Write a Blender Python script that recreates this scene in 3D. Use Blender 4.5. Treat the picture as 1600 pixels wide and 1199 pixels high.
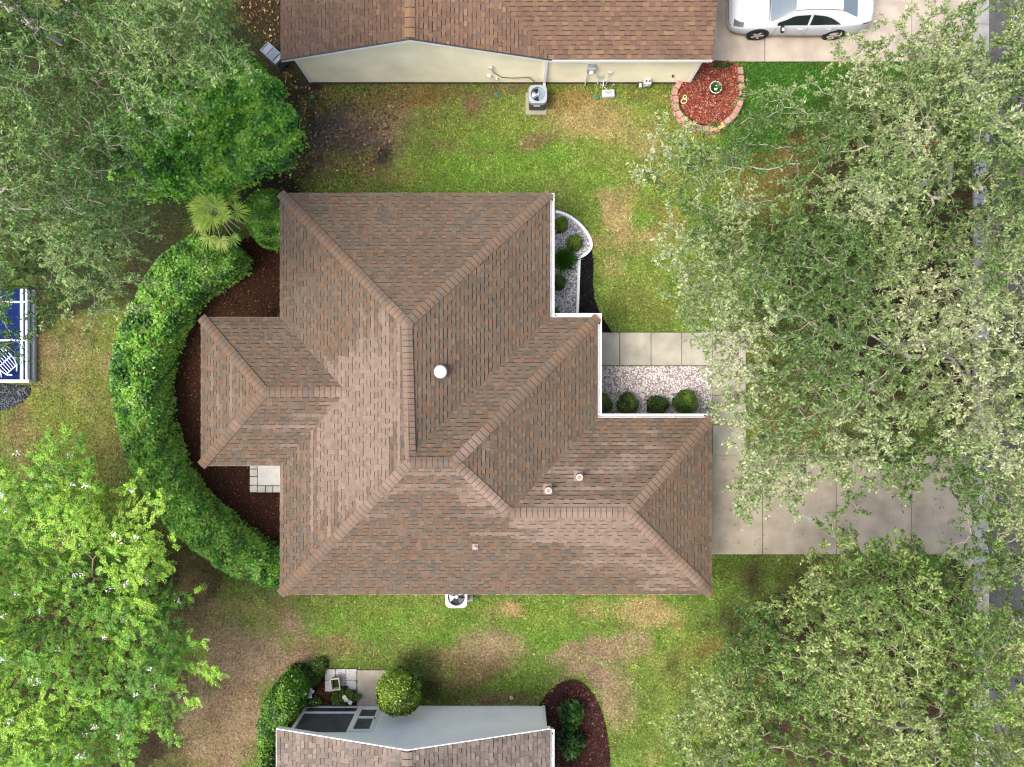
import bpy, math, random
import numpy as np
from mathutils import Vector, Matrix

# ------------------------------------------------------------------ clear
for o in list(bpy.data.objects):
    bpy.data.objects.remove(o)
S = bpy.context.scene
COL = S.collection
R = np.random.RandomState(7)
random.seed(7)

# ------------------------------------------------------------------ camera, sky, sun, exposure
CAM_H = 24.5
FPX = 1100.0                       # focal length in photograph pixels (1600 wide)
cd = bpy.data.cameras.new('camera')
cam = bpy.data.objects.new('camera', cd); COL.objects.link(cam)
cam.location = (0, 0, CAM_H); cam.rotation_euler = (0, 0, 0)
cd.sensor_fit = 'HORIZONTAL'; cd.sensor_width = 36.0; cd.lens = 36.0*FPX/1600.0
cd.clip_start = 0.1; cd.clip_end = 3000
S.camera = cam

SUN_EL = math.radians(61)
SUN_AZ = math.radians(204)         # towards the sun, from +x (east), counter-clockwise
w = bpy.data.worlds.new('World'); S.world = w; w.use_nodes = True
nt = w.node_tree
bg = nt.nodes['Background']
sky = nt.nodes.new('ShaderNodeTexSky'); sky.sky_type = 'NISHITA'
sky.sun_disc = False; sky.sun_elevation = SUN_EL
sky.sun_rotation = math.radians(90) - SUN_AZ
sky.air_density = 1.0; sky.dust_density = 6.0; sky.ozone_density = 1.0
nt.links.new(sky.outputs[0], bg.inputs[0]); bg.inputs[1].default_value = 0.15
sd = bpy.data.lights.new('sun', 'SUN'); sun = bpy.data.objects.new('sun', sd); COL.objects.link(sun)
sd.energy = 1.25; sd.angle = math.radians(22); sd.color = (1.0, 0.95, 0.87)
sdir = Vector((math.cos(SUN_EL)*math.cos(SUN_AZ), math.cos(SUN_EL)*math.sin(SUN_AZ), math.sin(SUN_EL)))
sun.rotation_euler = sdir.to_track_quat('Z', 'Y').to_euler()
S.view_settings.view_transform = 'Standard'; S.view_settings.look = 'None'
S.view_settings.gamma = 1.0; S.view_settings.use_curve_mapping = False
S.view_settings.exposure = 1.16
S.cycles.use_denoising = True
S.cycles.filter_width = 1.2

# ------------------------------------------------------------------ helpers
def P(px, py, z=0.0):
    k = (CAM_H - z)/FPX
    return np.array([(px-800.0)*k, (599.5-py)*k, z])
def P2(pts, z=0.0):
    return np.array([P(a, b, z)[:2] for a, b in pts])
def GX(x, y):                      # ground point -> photograph pixel (used only to lay out colour patches)
    return 800+x*FPX/CAM_H, 599.5-y*FPX/CAM_H

def hash2(ix, iy, seed):
    h = (ix.astype(np.int64)*374761393 + iy.astype(np.int64)*668265263 + seed*982451653) & 0x7fffffff
    h = ((h ^ (h >> 13))*1274126177) & 0x7fffffff
    return ((h ^ (h >> 16)) & 0xffff)/65535.0
def noise2(x, y, sc=1.0, seed=0, octs=1):
    out = 0; amp = 1; tot = 0
    for k in range(octs):
        X = np.asarray(x, float)/sc; Y = np.asarray(y, float)/sc
        ix = np.floor(X); iy = np.floor(Y); fx = X-ix; fy = Y-iy
        fx = fx*fx*(3-2*fx); fy = fy*fy*(3-2*fy)
        a = hash2(ix, iy, seed+k); b = hash2(ix+1, iy, seed+k); c = hash2(ix, iy+1, seed+k); d = hash2(ix+1, iy+1, seed+k)
        out = out + amp*((a*(1-fx)+b*fx)*(1-fy)+(c*(1-fx)+d*fx)*fy); tot += amp
        amp *= 0.5; sc *= 0.5
    return out/tot
def inpoly(x, y, poly):
    x = np.asarray(x, float); y = np.asarray(y, float)
    ins = np.zeros(x.shape, bool); n = len(poly)
    for i in range(n):
        x1, y1 = poly[i]; x2, y2 = poly[(i+1) % n]
        if y1 == y2: continue
        c = ((y1 > y) != (y2 > y)) & (x < (x2-x1)*(y-y1)/(y2-y1)+x1)
        ins ^= c
    return ins
def edgedist(x, y, poly):
    best = np.full(x.shape, 1e9); ox = np.zeros(x.shape); oy = np.zeros(x.shape)
    n = len(poly)
    for i in range(n):
        a = np.array(poly[i], float); b = np.array(poly[(i+1) % n], float)
        ab = b-a; L2 = (ab**2).sum()+1e-12
        t = np.clip(((x-a[0])*ab[0]+(y-a[1])*ab[1])/L2, 0, 1)
        dx = a[0]+t*ab[0]-x; dy = a[1]+t*ab[1]-y
        d = np.hypot(dx, dy); m = d < best
        best = np.where(m, d, best); ox = np.where(m, dx, ox); oy = np.where(m, dy, oy)
    l = np.maximum(best, 1e-6)
    return best, ox/l, oy/l
def norm(v):
    return v/np.maximum(np.linalg.norm(v, axis=-1, keepdims=True), 1e-9)
def smooth_poly(pts, n=2, closed=True):
    p = np.array(pts, float)
    for _ in range(n):
        q = np.roll(p, -1, 0) if closed else p[1:]
        a = p if closed else p[:-1]
        r = np.empty((2*len(a), 2)); r[0::2] = a*.75+q*.25; r[1::2] = a*.25+q*.75
        if not closed: r = np.vstack([p[:1], r, p[-1:]])
        p = r
    return p

MAT = {}
def nodes_of(name):
    m = bpy.data.materials.new(name); m.use_nodes = True; MAT[name] = m
    return m, m.node_tree, m.node_tree.nodes['Principled BSDF']
def mat(name, color, rough=0.7, spec=0.3, metal=0.0, noise=0.0, nscale=8.0, bump=0.0, bscale=40.0, coat=0.0, attr=False, dark=(0.5, 0.5, 0.5)):
    """plain procedural material: colour (or the 'col' attribute) broken up by noise, optional bump"""
    m, t, b = nodes_of(name)
    b.inputs['Roughness'].default_value = rough; b.inputs['Specular IOR Level'].default_value = spec
    b.inputs['Metallic'].default_value = metal; b.inputs['Coat Weight'].default_value = coat
    geo = t.nodes.new('ShaderNodeNewGeometry')
    if attr:
        a = t.nodes.new('ShaderNodeAttribute'); a.attribute_name = 'col'; src = a.outputs['Color']
    else:
        a = t.nodes.new('ShaderNodeRGB'); a.outputs[0].default_value = (*color, 1); src = a.outputs[0]
    if noise > 0:
        n = t.nodes.new('ShaderNodeTexNoise'); n.inputs['Scale'].default_value = nscale; n.inputs['Detail'].default_value = 6
        t.links.new(geo.outputs['Position'], n.inputs['Vector'])
        mr = t.nodes.new('ShaderNodeMapRange'); mr.inputs[1].default_value = 0.3; mr.inputs[2].default_value = 0.7
        mr.inputs[3].default_value = 1-noise; mr.inputs[4].default_value = 1+noise
        t.links.new(n.outputs[0], mr.inputs[0])
        mx = t.nodes.new('ShaderNodeVectorMath'); mx.operation = 'SCALE'
        t.links.new(src, mx.inputs[0]); t.links.new(mr.outputs[0], mx.inputs['Scale']); src = mx.outputs[0]
    t.links.new(src, b.inputs['Base Color'])
    if bump > 0:
        n2 = t.nodes.new('ShaderNodeTexNoise'); n2.inputs['Scale'].default_value = bscale; n2.inputs['Detail'].default_value = 4
        t.links.new(geo.outputs['Position'], n2.inputs['Vector'])
        bp = t.nodes.new('ShaderNodeBump'); bp.inputs['Strength'].default_value = bump; bp.inputs['Distance'].default_value = 0.02
        t.links.new(n2.outputs[0], bp.inputs['Height']); t.links.new(bp.outputs[0], b.inputs['Normal'])
    return m
def leafmat(name, trans=0.3, rough=0.5, spec=0.35):
    m, t, b = nodes_of(name)
    a = t.nodes.new('ShaderNodeAttribute'); a.attribute_name = 'col'
    t.links.new(a.outputs['Color'], b.inputs['Base Color'])
    b.inputs['Roughness'].default_value = rough; b.inputs['Specular IOR Level'].default_value = spec
    tr = t.nodes.new('ShaderNodeBsdfTranslucent')
    hs = t.nodes.new('ShaderNodeVectorMath'); hs.operation = 'MULTIPLY'; hs.inputs[1].default_value = (1.15, 1.2, 0.5)
    t.links.new(a.outputs['Color'], hs.inputs[0]); t.links.new(hs.outputs[0], tr.inputs['Color'])
    mx = t.nodes.new('ShaderNodeMixShader'); mx.inputs[0].default_value = trans
    t.links.new(b.outputs[0], mx.inputs[1]); t.links.new(tr.outputs[0], mx.inputs[2])
    t.links.new(mx.outputs[0], t.nodes['Material Output'].inputs['Surface'])
    return m

def tag(o, label=None, cat=None, group=None, kind=None):
    if label: o['label'] = label
    if cat: o['category'] = cat
    if group: o['group'] = group
    if kind: o['kind'] = kind
    return o
def link(o, parent=None):
    COL.objects.link(o)
    if parent is not None: o.parent = parent
    return o
def empty(name, loc=(0, 0, 0), rz=0.0):
    o = bpy.data.objects.new(name, None); link(o); o.location = loc; o.rotation_euler = (0, 0, rz)
    o.empty_display_size = 0.2
    return o
def meshdata(name, V, F, mt, col=None, smooth=False):
    me = bpy.data.meshes.new(name)
    if isinstance(F, np.ndarray):
        V = np.asarray(V, np.float32); m, k = F.shape
        me.vertices.add(len(V)); me.vertices.foreach_set('co', V.ravel())
        me.loops.add(m*k); me.loops.foreach_set('vertex_index', F.astype(np.int32).ravel())
        me.polygons.add(m); me.polygons.foreach_set('loop_start', np.arange(0, m*k, k, dtype=np.int32))
        me.update(calc_edges=True)
    else:
        me.from_pydata([tuple(map(float, v)) for v in V], [], [tuple(f) for f in F]); me.update()
    if col is not None:
        nl = len(me.loops); tot = np.empty(len(me.polygons), np.int32); me.polygons.foreach_get('loop_total', tot)
        c = np.ones((nl, 4), np.float32); c[:, :3] = np.repeat(np.asarray(col, np.float32).reshape(-1, 3) if np.ndim(col) > 1 else np.tile(np.asarray(col, np.float32), (len(tot), 1)), tot, axis=0)
        at = me.color_attributes.new('col', 'FLOAT_COLOR', 'CORNER'); at.data.foreach_set('color', c.ravel())
    if smooth: me.polygons.foreach_set('use_smooth', np.ones(len(me.polygons), bool))
    if mt is not None: me.materials.append(MAT[mt] if isinstance(mt, str) else mt)
    return me
def obj(name, V, F, mt, parent=None, col=None, smooth=False):
    o = bpy.data.objects.new(name, meshdata(name, V, F, mt, col, smooth)); return link(o, parent)

class MB:
    """collects shapes into one mesh"""
    def __init__(s): s.V = []; s.F = []; s.C = []
    def add(s, V, F, c=None):
        b = len(s.V); s.V += [tuple(v) for v in V]; s.F += [tuple(i+b for i in f) for f in F]; s.C += [c]*len(F); return s
    def box(s, x0, x1, y0, y1, z0, z1, bev=0.0, c=None):
        if bev <= 0:
            V = [(x0,y0,z0),(x1,y0,z0),(x1,y1,z0),(x0,y1,z0),(x0,y0,z1),(x1,y0,z1),(x1,y1,z1),(x0,y1,z1)]
            F = [(0,3,2,1),(4,5,6,7),(0,1,5,4),(1,2,6,5),(2,3,7,6),(3,0,4,7)]
        else:
            b = bev
            V = [(x0,y0,z0),(x1,y0,z0),(x1,y1,z0),(x0,y1,z0),(x0,y0,z1-b),(x1,y0,z1-b),(x1,y1,z1-b),(x0,y1,z1-b),(x0+b,y0+b,z1),(x1-b,y0+b,z1),(x1-b,y1-b,z1),(x0+b,y1-b,z1)]
            F = [(0,3,2,1),(8,9,10,11)]
            for i in range(4):
                j = (i+1) % 4; F += [(i,j,j+4,i+4),(i+4,j+4,j+8,i+8)]
        return s.add(V, F, c)
    def prism(s, poly, z0, z1, c=None):
        n = len(poly)
        a = sum(poly[i][0]*poly[(i+1) % n][1]-poly[(i+1) % n][0]*poly[i][1] for i in range(n))
        if a < 0: poly = list(poly)[::-1]
        V = [(p[0],p[1],z0) for p in poly]+[(p[0],p[1],z1) for p in poly]
        F = [tuple(range(n, 2*n)), tuple(range(n-1,-1,-1))]+[(i,(i+1) % n,(i+1) % n+n,i+n) for i in range(n)]
        return s.add(V, F, c)
    def cyl(s, c0, c1, r0, r1=None, n=12, cap=True, c=None):
        r1 = r0 if r1 is None else r1
        a = np.array(c0, float); b = np.array(c1, float); d = (b-a)/max(np.linalg.norm(b-a), 1e-9)
        u = np.cross(d, [0,0,1.0]);  u = np.array([1.0,0,0]) if np.linalg.norm(u) < 1e-4 else u/np.linalg.norm(u)
        v = np.cross(d, u)
        V = []
        for (q, r) in ((a, r0), (b, r1)):
            for k in range(n):
                t = 2*math.pi*k/n; V.append(q+r*(math.cos(t)*u+math.sin(t)*v))
        F = [(i, i+n, (i+1) % n+n, (i+1) % n) for i in range(n)]
        if cap: F += [tuple(range(n)), tuple(range(2*n-1, n-1, -1))]
        return s.add(V, F, c)
    def tube(s, pts, r, n=6, c=None):
        for i in range(len(pts)-1): s.cyl(pts[i], pts[i+1], r, r, n, True, c)
        return s
    def lathe(s, prof, cx, cy, n=20, c=None):
        V = []; m = len(prof)
        for (r, z) in prof:
            for k in range(n):
                t = 2*math.pi*k/n; V.append((cx+r*math.cos(t), cy+r*math.sin(t), z))
        F = [(i*n+k, i*n+(k+1) % n, (i+1)*n+(k+1) % n, (i+1)*n+k) for i in range(m-1) for k in range(n)]
        return s.add(V, F, c)
    def xf(s, M):
        s.V = [tuple((M @ Vector(v))) for v in s.V]; return s
    def build(s, name, mt, parent=None, smooth=False):
        col = None
        if s.C and s.C[0] is not None: col = np.array(s.C, float)
        return obj(name, s.V, s.F, mt, parent, col, smooth)
def copy_tree(o, parent=None):
    c = o.copy(); COL.objects.link(c); c.parent = parent
    for ch in o.children: copy_tree(ch, c)
    return c

# ------------------------------------------------------------------ materials
mat('lawn_soil', (0.1,0.1,0.05), rough=0.95, spec=0.1, attr=True, noise=0.55, nscale=14, bump=0.8, bscale=30)
mat('blades', (0.1,0.15,0.03), rough=0.6, spec=0.2, attr=True)
leafmat('leaf', 0.30); leafmat('leaf_gloss', 0.30, 0.38, 0.5); leafmat('palm_leaf', 0.3, 0.45, 0.4)
mat('bark', (0.36,0.33,0.27), rough=0.9, spec=0.1, noise=0.35, nscale=6)
mat('bark_pale', (0.47,0.45,0.38), rough=0.85, spec=0.15, noise=0.3, nscale=7)
mat('bark_brown', (0.22,0.17,0.11), rough=0.9, spec=0.1, noise=0.3, nscale=9)
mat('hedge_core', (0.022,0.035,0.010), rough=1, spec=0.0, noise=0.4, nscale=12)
mat('concrete', (0.46,0.41,0.345), rough=0.9, spec=0.15, noise=0.20, nscale=1.6, bump=0.15, bscale=90, attr=True)
mat('concrete_joint', (0.10,0.085,0.065), rough=1, spec=0.05, noise=0.2, nscale=10)
mat('concrete_white', (0.52,0.515,0.495), rough=0.85, spec=0.2, noise=0.08, nscale=4)
mat('asphalt', (0.085,0.083,0.082), rough=0.95, spec=0.1, noise=0.25, nscale=2.5, bump=0.4, bscale=120)
mat('mulch', (0.05,0.025,0.015), rough=1, spec=0.05, attr=True, noise=0.35, nscale=14, bump=0.8, bscale=60)
mat('chips', (0.1,0.05,0.03), rough=0.95, spec=0.1, attr=True)
mat('stone', (0.5,0.5,0.5), rough=0.8, spec=0.2, attr=True, noise=0.12, nscale=60)
mat('shingle', (0.2,0.14,0.1), rough=0.88, spec=0.2, attr=True, noise=0.22, nscale=55, bump=0.3, bscale=200)
mat('felt', (0.050,0.038,0.031), rough=1, spec=0.05)
mat('trim_white', (0.56,0.57,0.58), rough=0.45, spec=0.4, noise=0.05, nscale=3)
mat('siding_white', (0.92,0.94,0.96), rough=0.55, spec=0.3, noise=0.04, nscale=2)
mat('siding_cream', (0.72,0.67,0.50), rough=0.6, spec=0.25, noise=0.10, nscale=1.1, attr=True)
mat('stucco', (0.62,0.56,0.46), rough=0.9, spec=0.1, noise=0.06, nscale=5, bump=0.2, bscale=70)
mat('screen_mesh', (0.085,0.09,0.10), rough=0.7, spec=0.3, noise=0.25, nscale=3)
mat('grey_metal', (0.36,0.40,0.46), rough=0.45, spec=0.5, metal=0.3, noise=0.05, nscale=8)
mat('pale_metal', (0.60,0.63,0.66), rough=0.5, spec=0.4, metal=0.2, noise=0.06, nscale=8)
mat('dark_metal', (0.045,0.05,0.06), rough=0.5, spec=0.4, noise=0.1, nscale=10)
mat('black', (0.012,0.013,0.015), rough=0.6, spec=0.3)
mat('fan_white', (0.62,0.64,0.67), rough=0.3, spec=0.5)
mat('fan_grey', (0.28,0.36,0.44), rough=0.35, spec=0.5, metal=0.4)
mat('pipe_top', (0.48,0.39,0.34), rough=0.6, spec=0.2)
mat('trim_bright', (0.84,0.85,0.87), rough=0.5, spec=0.3, noise=0.04, nscale=3)  # brighter copy of the white trim, its colour lifted for boards in shade
mat('twig', (0.33,0.31,0.24), rough=0.9, spec=0.1, noise=0.3, nscale=7)
mat('worn_paint', (0.36,0.345,0.31), rough=0.9, spec=0.1, noise=0.2, nscale=9)
mat('pvc', (0.60,0.59,0.55), rough=0.5, spec=0.3)
mat('pink_pipe', (0.26,0.19,0.16), rough=0.7, spec=0.2)
mat('brick_red', (0.40,0.22,0.16), rough=0.9, spec=0.1, attr=True, noise=0.16, nscale=14, bump=0.3, bscale=80)
mat('blue_deck', (0.004,0.016,0.085), rough=0.8, spec=0.08, noise=0.18, nscale=2)
mat('aluminium', (0.66,0.72,0.80), rough=0.4, spec=0.5)
mat('car_white', (0.50,0.52,0.55), rough=0.35, spec=0.3, coat=0.25)
mat('car_dark', (0.012,0.013,0.03), rough=0.25, spec=0.5, coat=0.6)
mat('glass_dark', (0.015,0.022,0.022), rough=0.08, spec=0.8)
mat('glass_pale', (0.13,0.17,0.21), rough=0.25, spec=0.35)
mat('lamp_dark', (0.10,0.11,0.12), rough=0.2, spec=0.7)
mat('tyre', (0.018,0.018,0.018), rough=0.85, spec=0.2)
mat('alloy', (0.62,0.62,0.62), rough=0.3, spec=0.5, metal=0.7)
mat('hydrant_red', (0.62,0.055,0.02), rough=0.45, spec=0.4, noise=0.1, nscale=12)
mat('valve_green', (0.03,0.16,0.10), rough=0.6, spec=0.3)
mat('bin_grey', (0.23,0.27,0.33), rough=0.5, spec=0.4, noise=0.1, nscale=7)
mat('bin_dark', (0.055,0.07,0.09), rough=0.6, spec=0.3)
mat('pot_stone', (0.40,0.38,0.32), rough=0.85, spec=0.2, noise=0.15, nscale=10)
mat('blossom', (0.74,0.73,0.70), rough=0.7, spec=0.2)
mat('yellow_paint', (0.75,0.72,0.30), rough=0.5, spec=0.3)
mat('frond_stalk', (0.32,0.34,0.14), rough=0.7, spec=0.2)
mat('rock_dark', (0.05,0.06,0.065), rough=0.8, spec=0.3, attr=True)

# ================================================================== layout polygons (metres)
ZE = 2.6                                             # eave height of the middle house
def E(px, py): return P(px, py, ZE)[:2]
HOUSE_FOOT = P2([(452,322),(846,322),(846,512),(922,512),(922,668),(1098,668),(1098,914),(450,914),(450,714),(328,714),(328,512),(452,512)], ZE)
NH_Y = P(0,130)[1]                                   # south wall of the north house
SH_Y = P(0,1103)[1]                                  # north wall of the south house
BED_W = smooth_poly(P2([(445,345),(380,375),(300,400),(250,470),(225,560),(222,640),(235,715),(270,775),(330,830),(400,860),(445,890)]), 1, False)
BED_N = P2([(838,334),(872,333),(890,339),(907,352),(920,369),(925,385),(918,396),(905,404),(902,530),(838,530)])
BED_BLACK = P2([(904,404),(917,397),(924,388),(927,410),(926,440),(929,468),(937,490),(957,521),(900,521),(900,470)])
BED_G = P2([(900,572),(1113,572),(1113,672),(900,672)])
BED_RED = smooth_poly(P2([(1088,98),(1150,98),(1157,120),(1158,150),(1150,175),(1132,193),(1108,199),(1085,193),(1066,175),(1058,150),(1058,126),(1080,126)]), 1)
BED_SE = smooth_poly(P2([(850,1090),(862,1075),(885,1062),(905,1062),(925,1080),(940,1110),(950,1150),(954,1199),(956,1290),(838,1290),(838,1110)]), 1)
BED_SW = smooth_poly(P2([(440,1075),(470,1052),(500,1044),(560,1046),(560,1115),(440,1115)]), 1)
BED_ROCK = smooth_poly(P2([(-120,600),(47,600),(48,612),(40,625),(22,636),(0,643),(-120,650)]), 1)
ROAD_X0 = P(1545,0)[0]; GUT_X0 = P(1519,0)[0]
DRIVE = (P(1095,0)[0], GUT_X0, P(0,866)[1], P(0,711)[1])
NDRIVE = (P(1088,0)[0], GUT_X0, P(0,97)[1], P(0,97)[1]+7.2)
WALK1 = (P(905,0)[0], P(1165,0)[0], P(0,571)[1], P(0,520)[1])
WALK2 = (P(1113,0)[0], P(1165,0)[0], P(0,711)[1], P(0,571)[1])

def inrect(x, y, r, g=0.0):
    return (x > r[0]-g) & (x < r[1]+g) & (y > r[2]-g) & (y < r[3]+g)

# ================================================================== ground
GREEN = np.array([0.120,0.195,0.034]); LUSH = np.array([0.120,0.225,0.030]); DEEP = np.array([0.040,0.115,0.014])
TAN = np.array([0.34,0.255,0.115]); BROWN = np.array([0.185,0.125,0.068]); DIRT = np.array([0.115,0.092,0.078])
OLIVE = np.array([0.155,0.178,0.040]); RUST = np.array([0.26,0.155,0.058]); LITTER_SHADE = np.array([0.048,0.033,0.020]); STRAW = np.array([0.27,0.195,0.120])  # the litter brown also serves as painted crown shade under the oaks
YEL = np.array([0.178,0.228,0.046])
PATCH = [ # px, py, rx, ry, colour, strength
 (760,200,420,90,YEL,.7),(1000,330,170,200,YEL,.65),(530,200,110,80,BROWN,.75),(520,150,90,26,YEL,.5),(460,190,60,130,BROWN,.6),(500,160,60,40,OLIVE,.5),(450,60,110,110,LITTER_SHADE,1.2),
 (545,205,55,30,DIRT,1.2),(597,235,18,22,np.array([.055,.042,.038]),1.3),(500,225,25,20,DIRT,.9),(540,270,90,30,BROWN,.5),(600,280,60,18,OLIVE,.6),(620,180,70,50,STRAW,.7),
 (780,245,110,38,LUSH,.9),(690,270,60,30,LUSH,.9),(900,270,110,38,LUSH,.6),(860,240,60,35,LUSH,.5),(725,160,22,24,BROWN,1.0),(840,222,30,14,BROWN,.9),(700,225,26,14,BROWN,.7),
 (660,150,60,22,RUST,.7),(760,140,70,14,BROWN,.6),(880,165,40,24,RUST,.7),(930,195,60,30,TAN,.8),(1000,215,50,30,TAN,.55),(1000,175,50,24,YEL,.5),(1010,150,50,20,RUST,.5),
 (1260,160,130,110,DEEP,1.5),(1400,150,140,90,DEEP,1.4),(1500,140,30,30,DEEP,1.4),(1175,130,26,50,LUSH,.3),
 (960,330,36,46,TAN,.9),(1000,370,46,26,TAN,.8),(950,420,30,60,TAN,.5),(1030,330,40,30,RUST,.5),(1015,345,28,22,LUSH,.9),(1040,400,30,60,LUSH,.5),(945,468,20,18,LUSH,.7),(1010,480,70,30,OLIVE,.7),
 (1230,300,90,90,RUST,.7),(1190,560,30,40,OLIVE,.8),(1250,680,60,60,RUST,.8),(1350,600,160,90,BROWN,.8),(1400,400,160,120,BROWN,.7),(1370,640,130,70,OLIVE,.6),
 (120,620,110,150,OLIVE,1.1),(60,520,30,90,BROWN,.9),(20,680,40,70,BROWN,.7),(180,700,40,80,BROWN,.5),(150,560,70,80,STRAW,.5),(110,680,60,60,YEL,.6),
 (250,420,60,60,LITTER_SHADE,1.2),(250,330,70,70,np.array([.05,.062,.014]),1.1),(420,295,60,26,LITTER_SHADE,1.2),(60,250,300,220,np.array([.035,.042,.016]),1.4),(330,180,120,150,np.array([.035,.042,.016]),1.2),  # large dark green ovals paint shade into the ground under the backyard oaks
 (290,900,70,55,np.array([.075,.075,.022]),1.2),(300,960,60,60,BROWN,.9),(400,1010,95,62,STRAW,1.2),(320,1120,80,110,STRAW,1.1),(350,1160,60,90,BROWN,.7),(390,960,60,26,YEL,.6),(430,945,60,26,RUST,.5),(260,1180,70,60,OLIVE,.6),(200,1190,80,60,LITTER_SHADE,1.0),(150,1000,150,170,LITTER_SHADE,.9),
 (600,985,160,36,LUSH,.8),(560,950,200,26,YEL,.5),(545,1010,60,14,BROWN,.7),(480,1010,45,16,BROWN,.6),(660,1040,70,24,YEL,.5),(640,1025,60,14,BROWN,.4),(735,1040,60,26,BROWN,.9),(770,1010,55,26,STRAW,.9),(700,1075,70,22,np.array([.05,.06,.016]),.8),
 (850,990,60,40,LUSH,.8),(900,960,150,26,YEL,.5),(790,955,26,14,TAN,.9),(1012,957,46,20,TAN,1.0),(1058,966,18,18,TAN,.9),(930,955,30,14,TAN,.8),(960,1012,40,22,STRAW,1.1),(900,1030,50,20,STRAW,.9),(925,1056,40,14,STRAW,1.1),(965,1080,28,60,STRAW,.8),(968,1140,26,60,TAN,.5),
 (1010,995,34,18,LUSH,.6),(1100,1000,90,80,YEL,.7),(1105,1015,40,26,RUST,.5),(1060,1100,80,90,YEL,.6),(1050,1180,70,50,TAN,.4),(1180,895,120,36,np.array([.075,.105,.018]),.9),(1300,890,80,30,OLIVE,.8),(1200,1040,60,50,RUST,.5),(1420,1060,260,190,LITTER_SHADE,1.2),(1450,430,230,260,LITTER_SHADE,1.0),(780,1095,70,10,BROWN,.9),  # two widest dark ovals paint crown shade into the ground under street oaks
]
def ground_color(x, y):
    px, py = GX(x, y)
    wx = px+46*(noise2(x,y,1.2,11,5)-.5); wy = py+46*(noise2(x,y,1.2,23,5)-.5)
    c = np.tile(GREEN, (len(x),1))
    n1 = noise2(x,y,2.2,3,3)[:,None]; c = c*(1-.45*np.clip(n1*2-.8,0,1))+OLIVE*.45*np.clip(n1*2-.8,0,1)
    for i,(a,b,rx,ry,k,s) in enumerate(PATCH):
        d2 = ((wx-a)/rx)**2+((wy-b)/ry)**2
        m = d2 < 6
        if not m.any(): continue
        e_ = min(s,1.25)*np.exp(-d2[m]*.8)
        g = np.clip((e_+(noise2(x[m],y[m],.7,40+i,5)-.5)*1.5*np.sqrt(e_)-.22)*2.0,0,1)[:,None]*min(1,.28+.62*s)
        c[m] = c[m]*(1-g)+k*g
    f = noise2(x,y,.30,77,3)
    dry = np.clip((noise2(x,y,.8,91,4)-.56)*4,0,1)*.5
    far = (np.abs(x-3) > 0)
    c = c*(1-dry[:,None]*.6)+np.array([.25,.19,.085])*dry[:,None]*.6*np.clip(c.sum(1)/.3,.1,1)[:,None]
    return c*(0.72+.56*f)[:,None]
xs = np.arange(-22,25.01,.17); ys = np.arange(-18,18.01,.17)
gx, gy = np.meshgrid(xs, ys); nx, ny = len(xs), len(ys)
V = np.stack([gx.ravel(), gy.ravel(), np.zeros(gx.size)],1)
V[:,2] = 0.05*(noise2(V[:,0],V[:,1],3.0,5,2)-.5)*0 + 0.012*(noise2(V[:,0],V[:,1],.4,6,2)-.5)-0.012
ii, jj = np.meshgrid(np.arange(nx-1), np.arange(ny-1)); b = (jj*nx+ii).ravel()
Q = np.stack([b,b+1,b+nx+1,b+nx],1)
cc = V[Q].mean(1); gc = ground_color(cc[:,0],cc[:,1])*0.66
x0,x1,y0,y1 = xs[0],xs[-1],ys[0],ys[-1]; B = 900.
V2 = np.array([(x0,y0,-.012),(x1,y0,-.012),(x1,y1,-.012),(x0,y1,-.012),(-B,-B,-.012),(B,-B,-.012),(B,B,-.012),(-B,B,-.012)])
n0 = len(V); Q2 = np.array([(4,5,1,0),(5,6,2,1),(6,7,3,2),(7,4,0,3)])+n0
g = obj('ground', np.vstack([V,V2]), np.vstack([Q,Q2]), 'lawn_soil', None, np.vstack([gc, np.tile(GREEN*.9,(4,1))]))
tag(g, kind='structure', label='patchy green and tan lawn around the houses')

def hard(x, y):
    m = inpoly(x,y,HOUSE_FOOT)
    for p in (BED_N,BED_BLACK,BED_G,BED_RED,BED_SE,BED_SW,BED_ROCK): m |= inpoly(x,y,p)
    bw = np.vstack([BED_W, P2([(470,890),(470,345)])]); m |= inpoly(x,y,bw)
    m |= inrect(x,y,DRIVE)|inrect(x,y,NDRIVE)|inrect(x,y,WALK1)|inrect(x,y,WALK2)|(x > GUT_X0)
    m |= (y > NH_Y)&(x > P(487,0)[0])&(x < P(1083,0)[0])
    m |= (y < SH_Y)&(x > P(478,0)[0])&(x < P(850,0)[0])
    m |= (x < P(50,0)[0])&(y > P(0,600)[1])&(y < P(0,380)[1])
    m |= (x > P(505,0)[0])&(x < P(607,0)[0])&(y < P(0,1045)[1])
    return m
# grass blades: one sheet of real blades
NB = 175000
bx = R.uniform(-19,16.2,NB); by = R.uniform(-14.6,14.6,NB)
TN = 3                                              # blades per tuft
tid = np.repeat(np.arange(NB),TN); bx = np.repeat(bx,TN)+R.normal(0,.022,NB*TN); by = np.repeat(by,TN)+R.normal(0,.022,NB*TN)
tj = R.lognormal(0,.34,NB)[tid]; th = R.normal(0,.14,NB)[tid]
keep = ~hard(bx,by); bx = bx[keep]; by = by[keep]; tj = tj[keep]; th = th[keep]
gcol = ground_color(bx,by)
green = np.clip((gcol[:,1]/np.maximum(gcol[:,0],1e-3)-.62)*2.2,0.12,1)*np.clip(gcol.sum(1)/.16,0,1)
kp = R.rand(len(bx)) < green; bx, by, gcol, tj, th = bx[kp], by[kp], gcol[kp], tj[kp], th[kp]
n = len(bx); ang = R.uniform(0,2*np.pi,n); L = R.uniform(.045,.105,n); lean = R.uniform(.35,.95,n); wd = R.uniform(.0075,.014,n)
d = np.stack([np.cos(ang),np.sin(ang)],1); s_ = np.stack([-d[:,1],d[:,0]],1)
base = np.stack([bx,by,np.full(n,-.012)],1)
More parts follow.
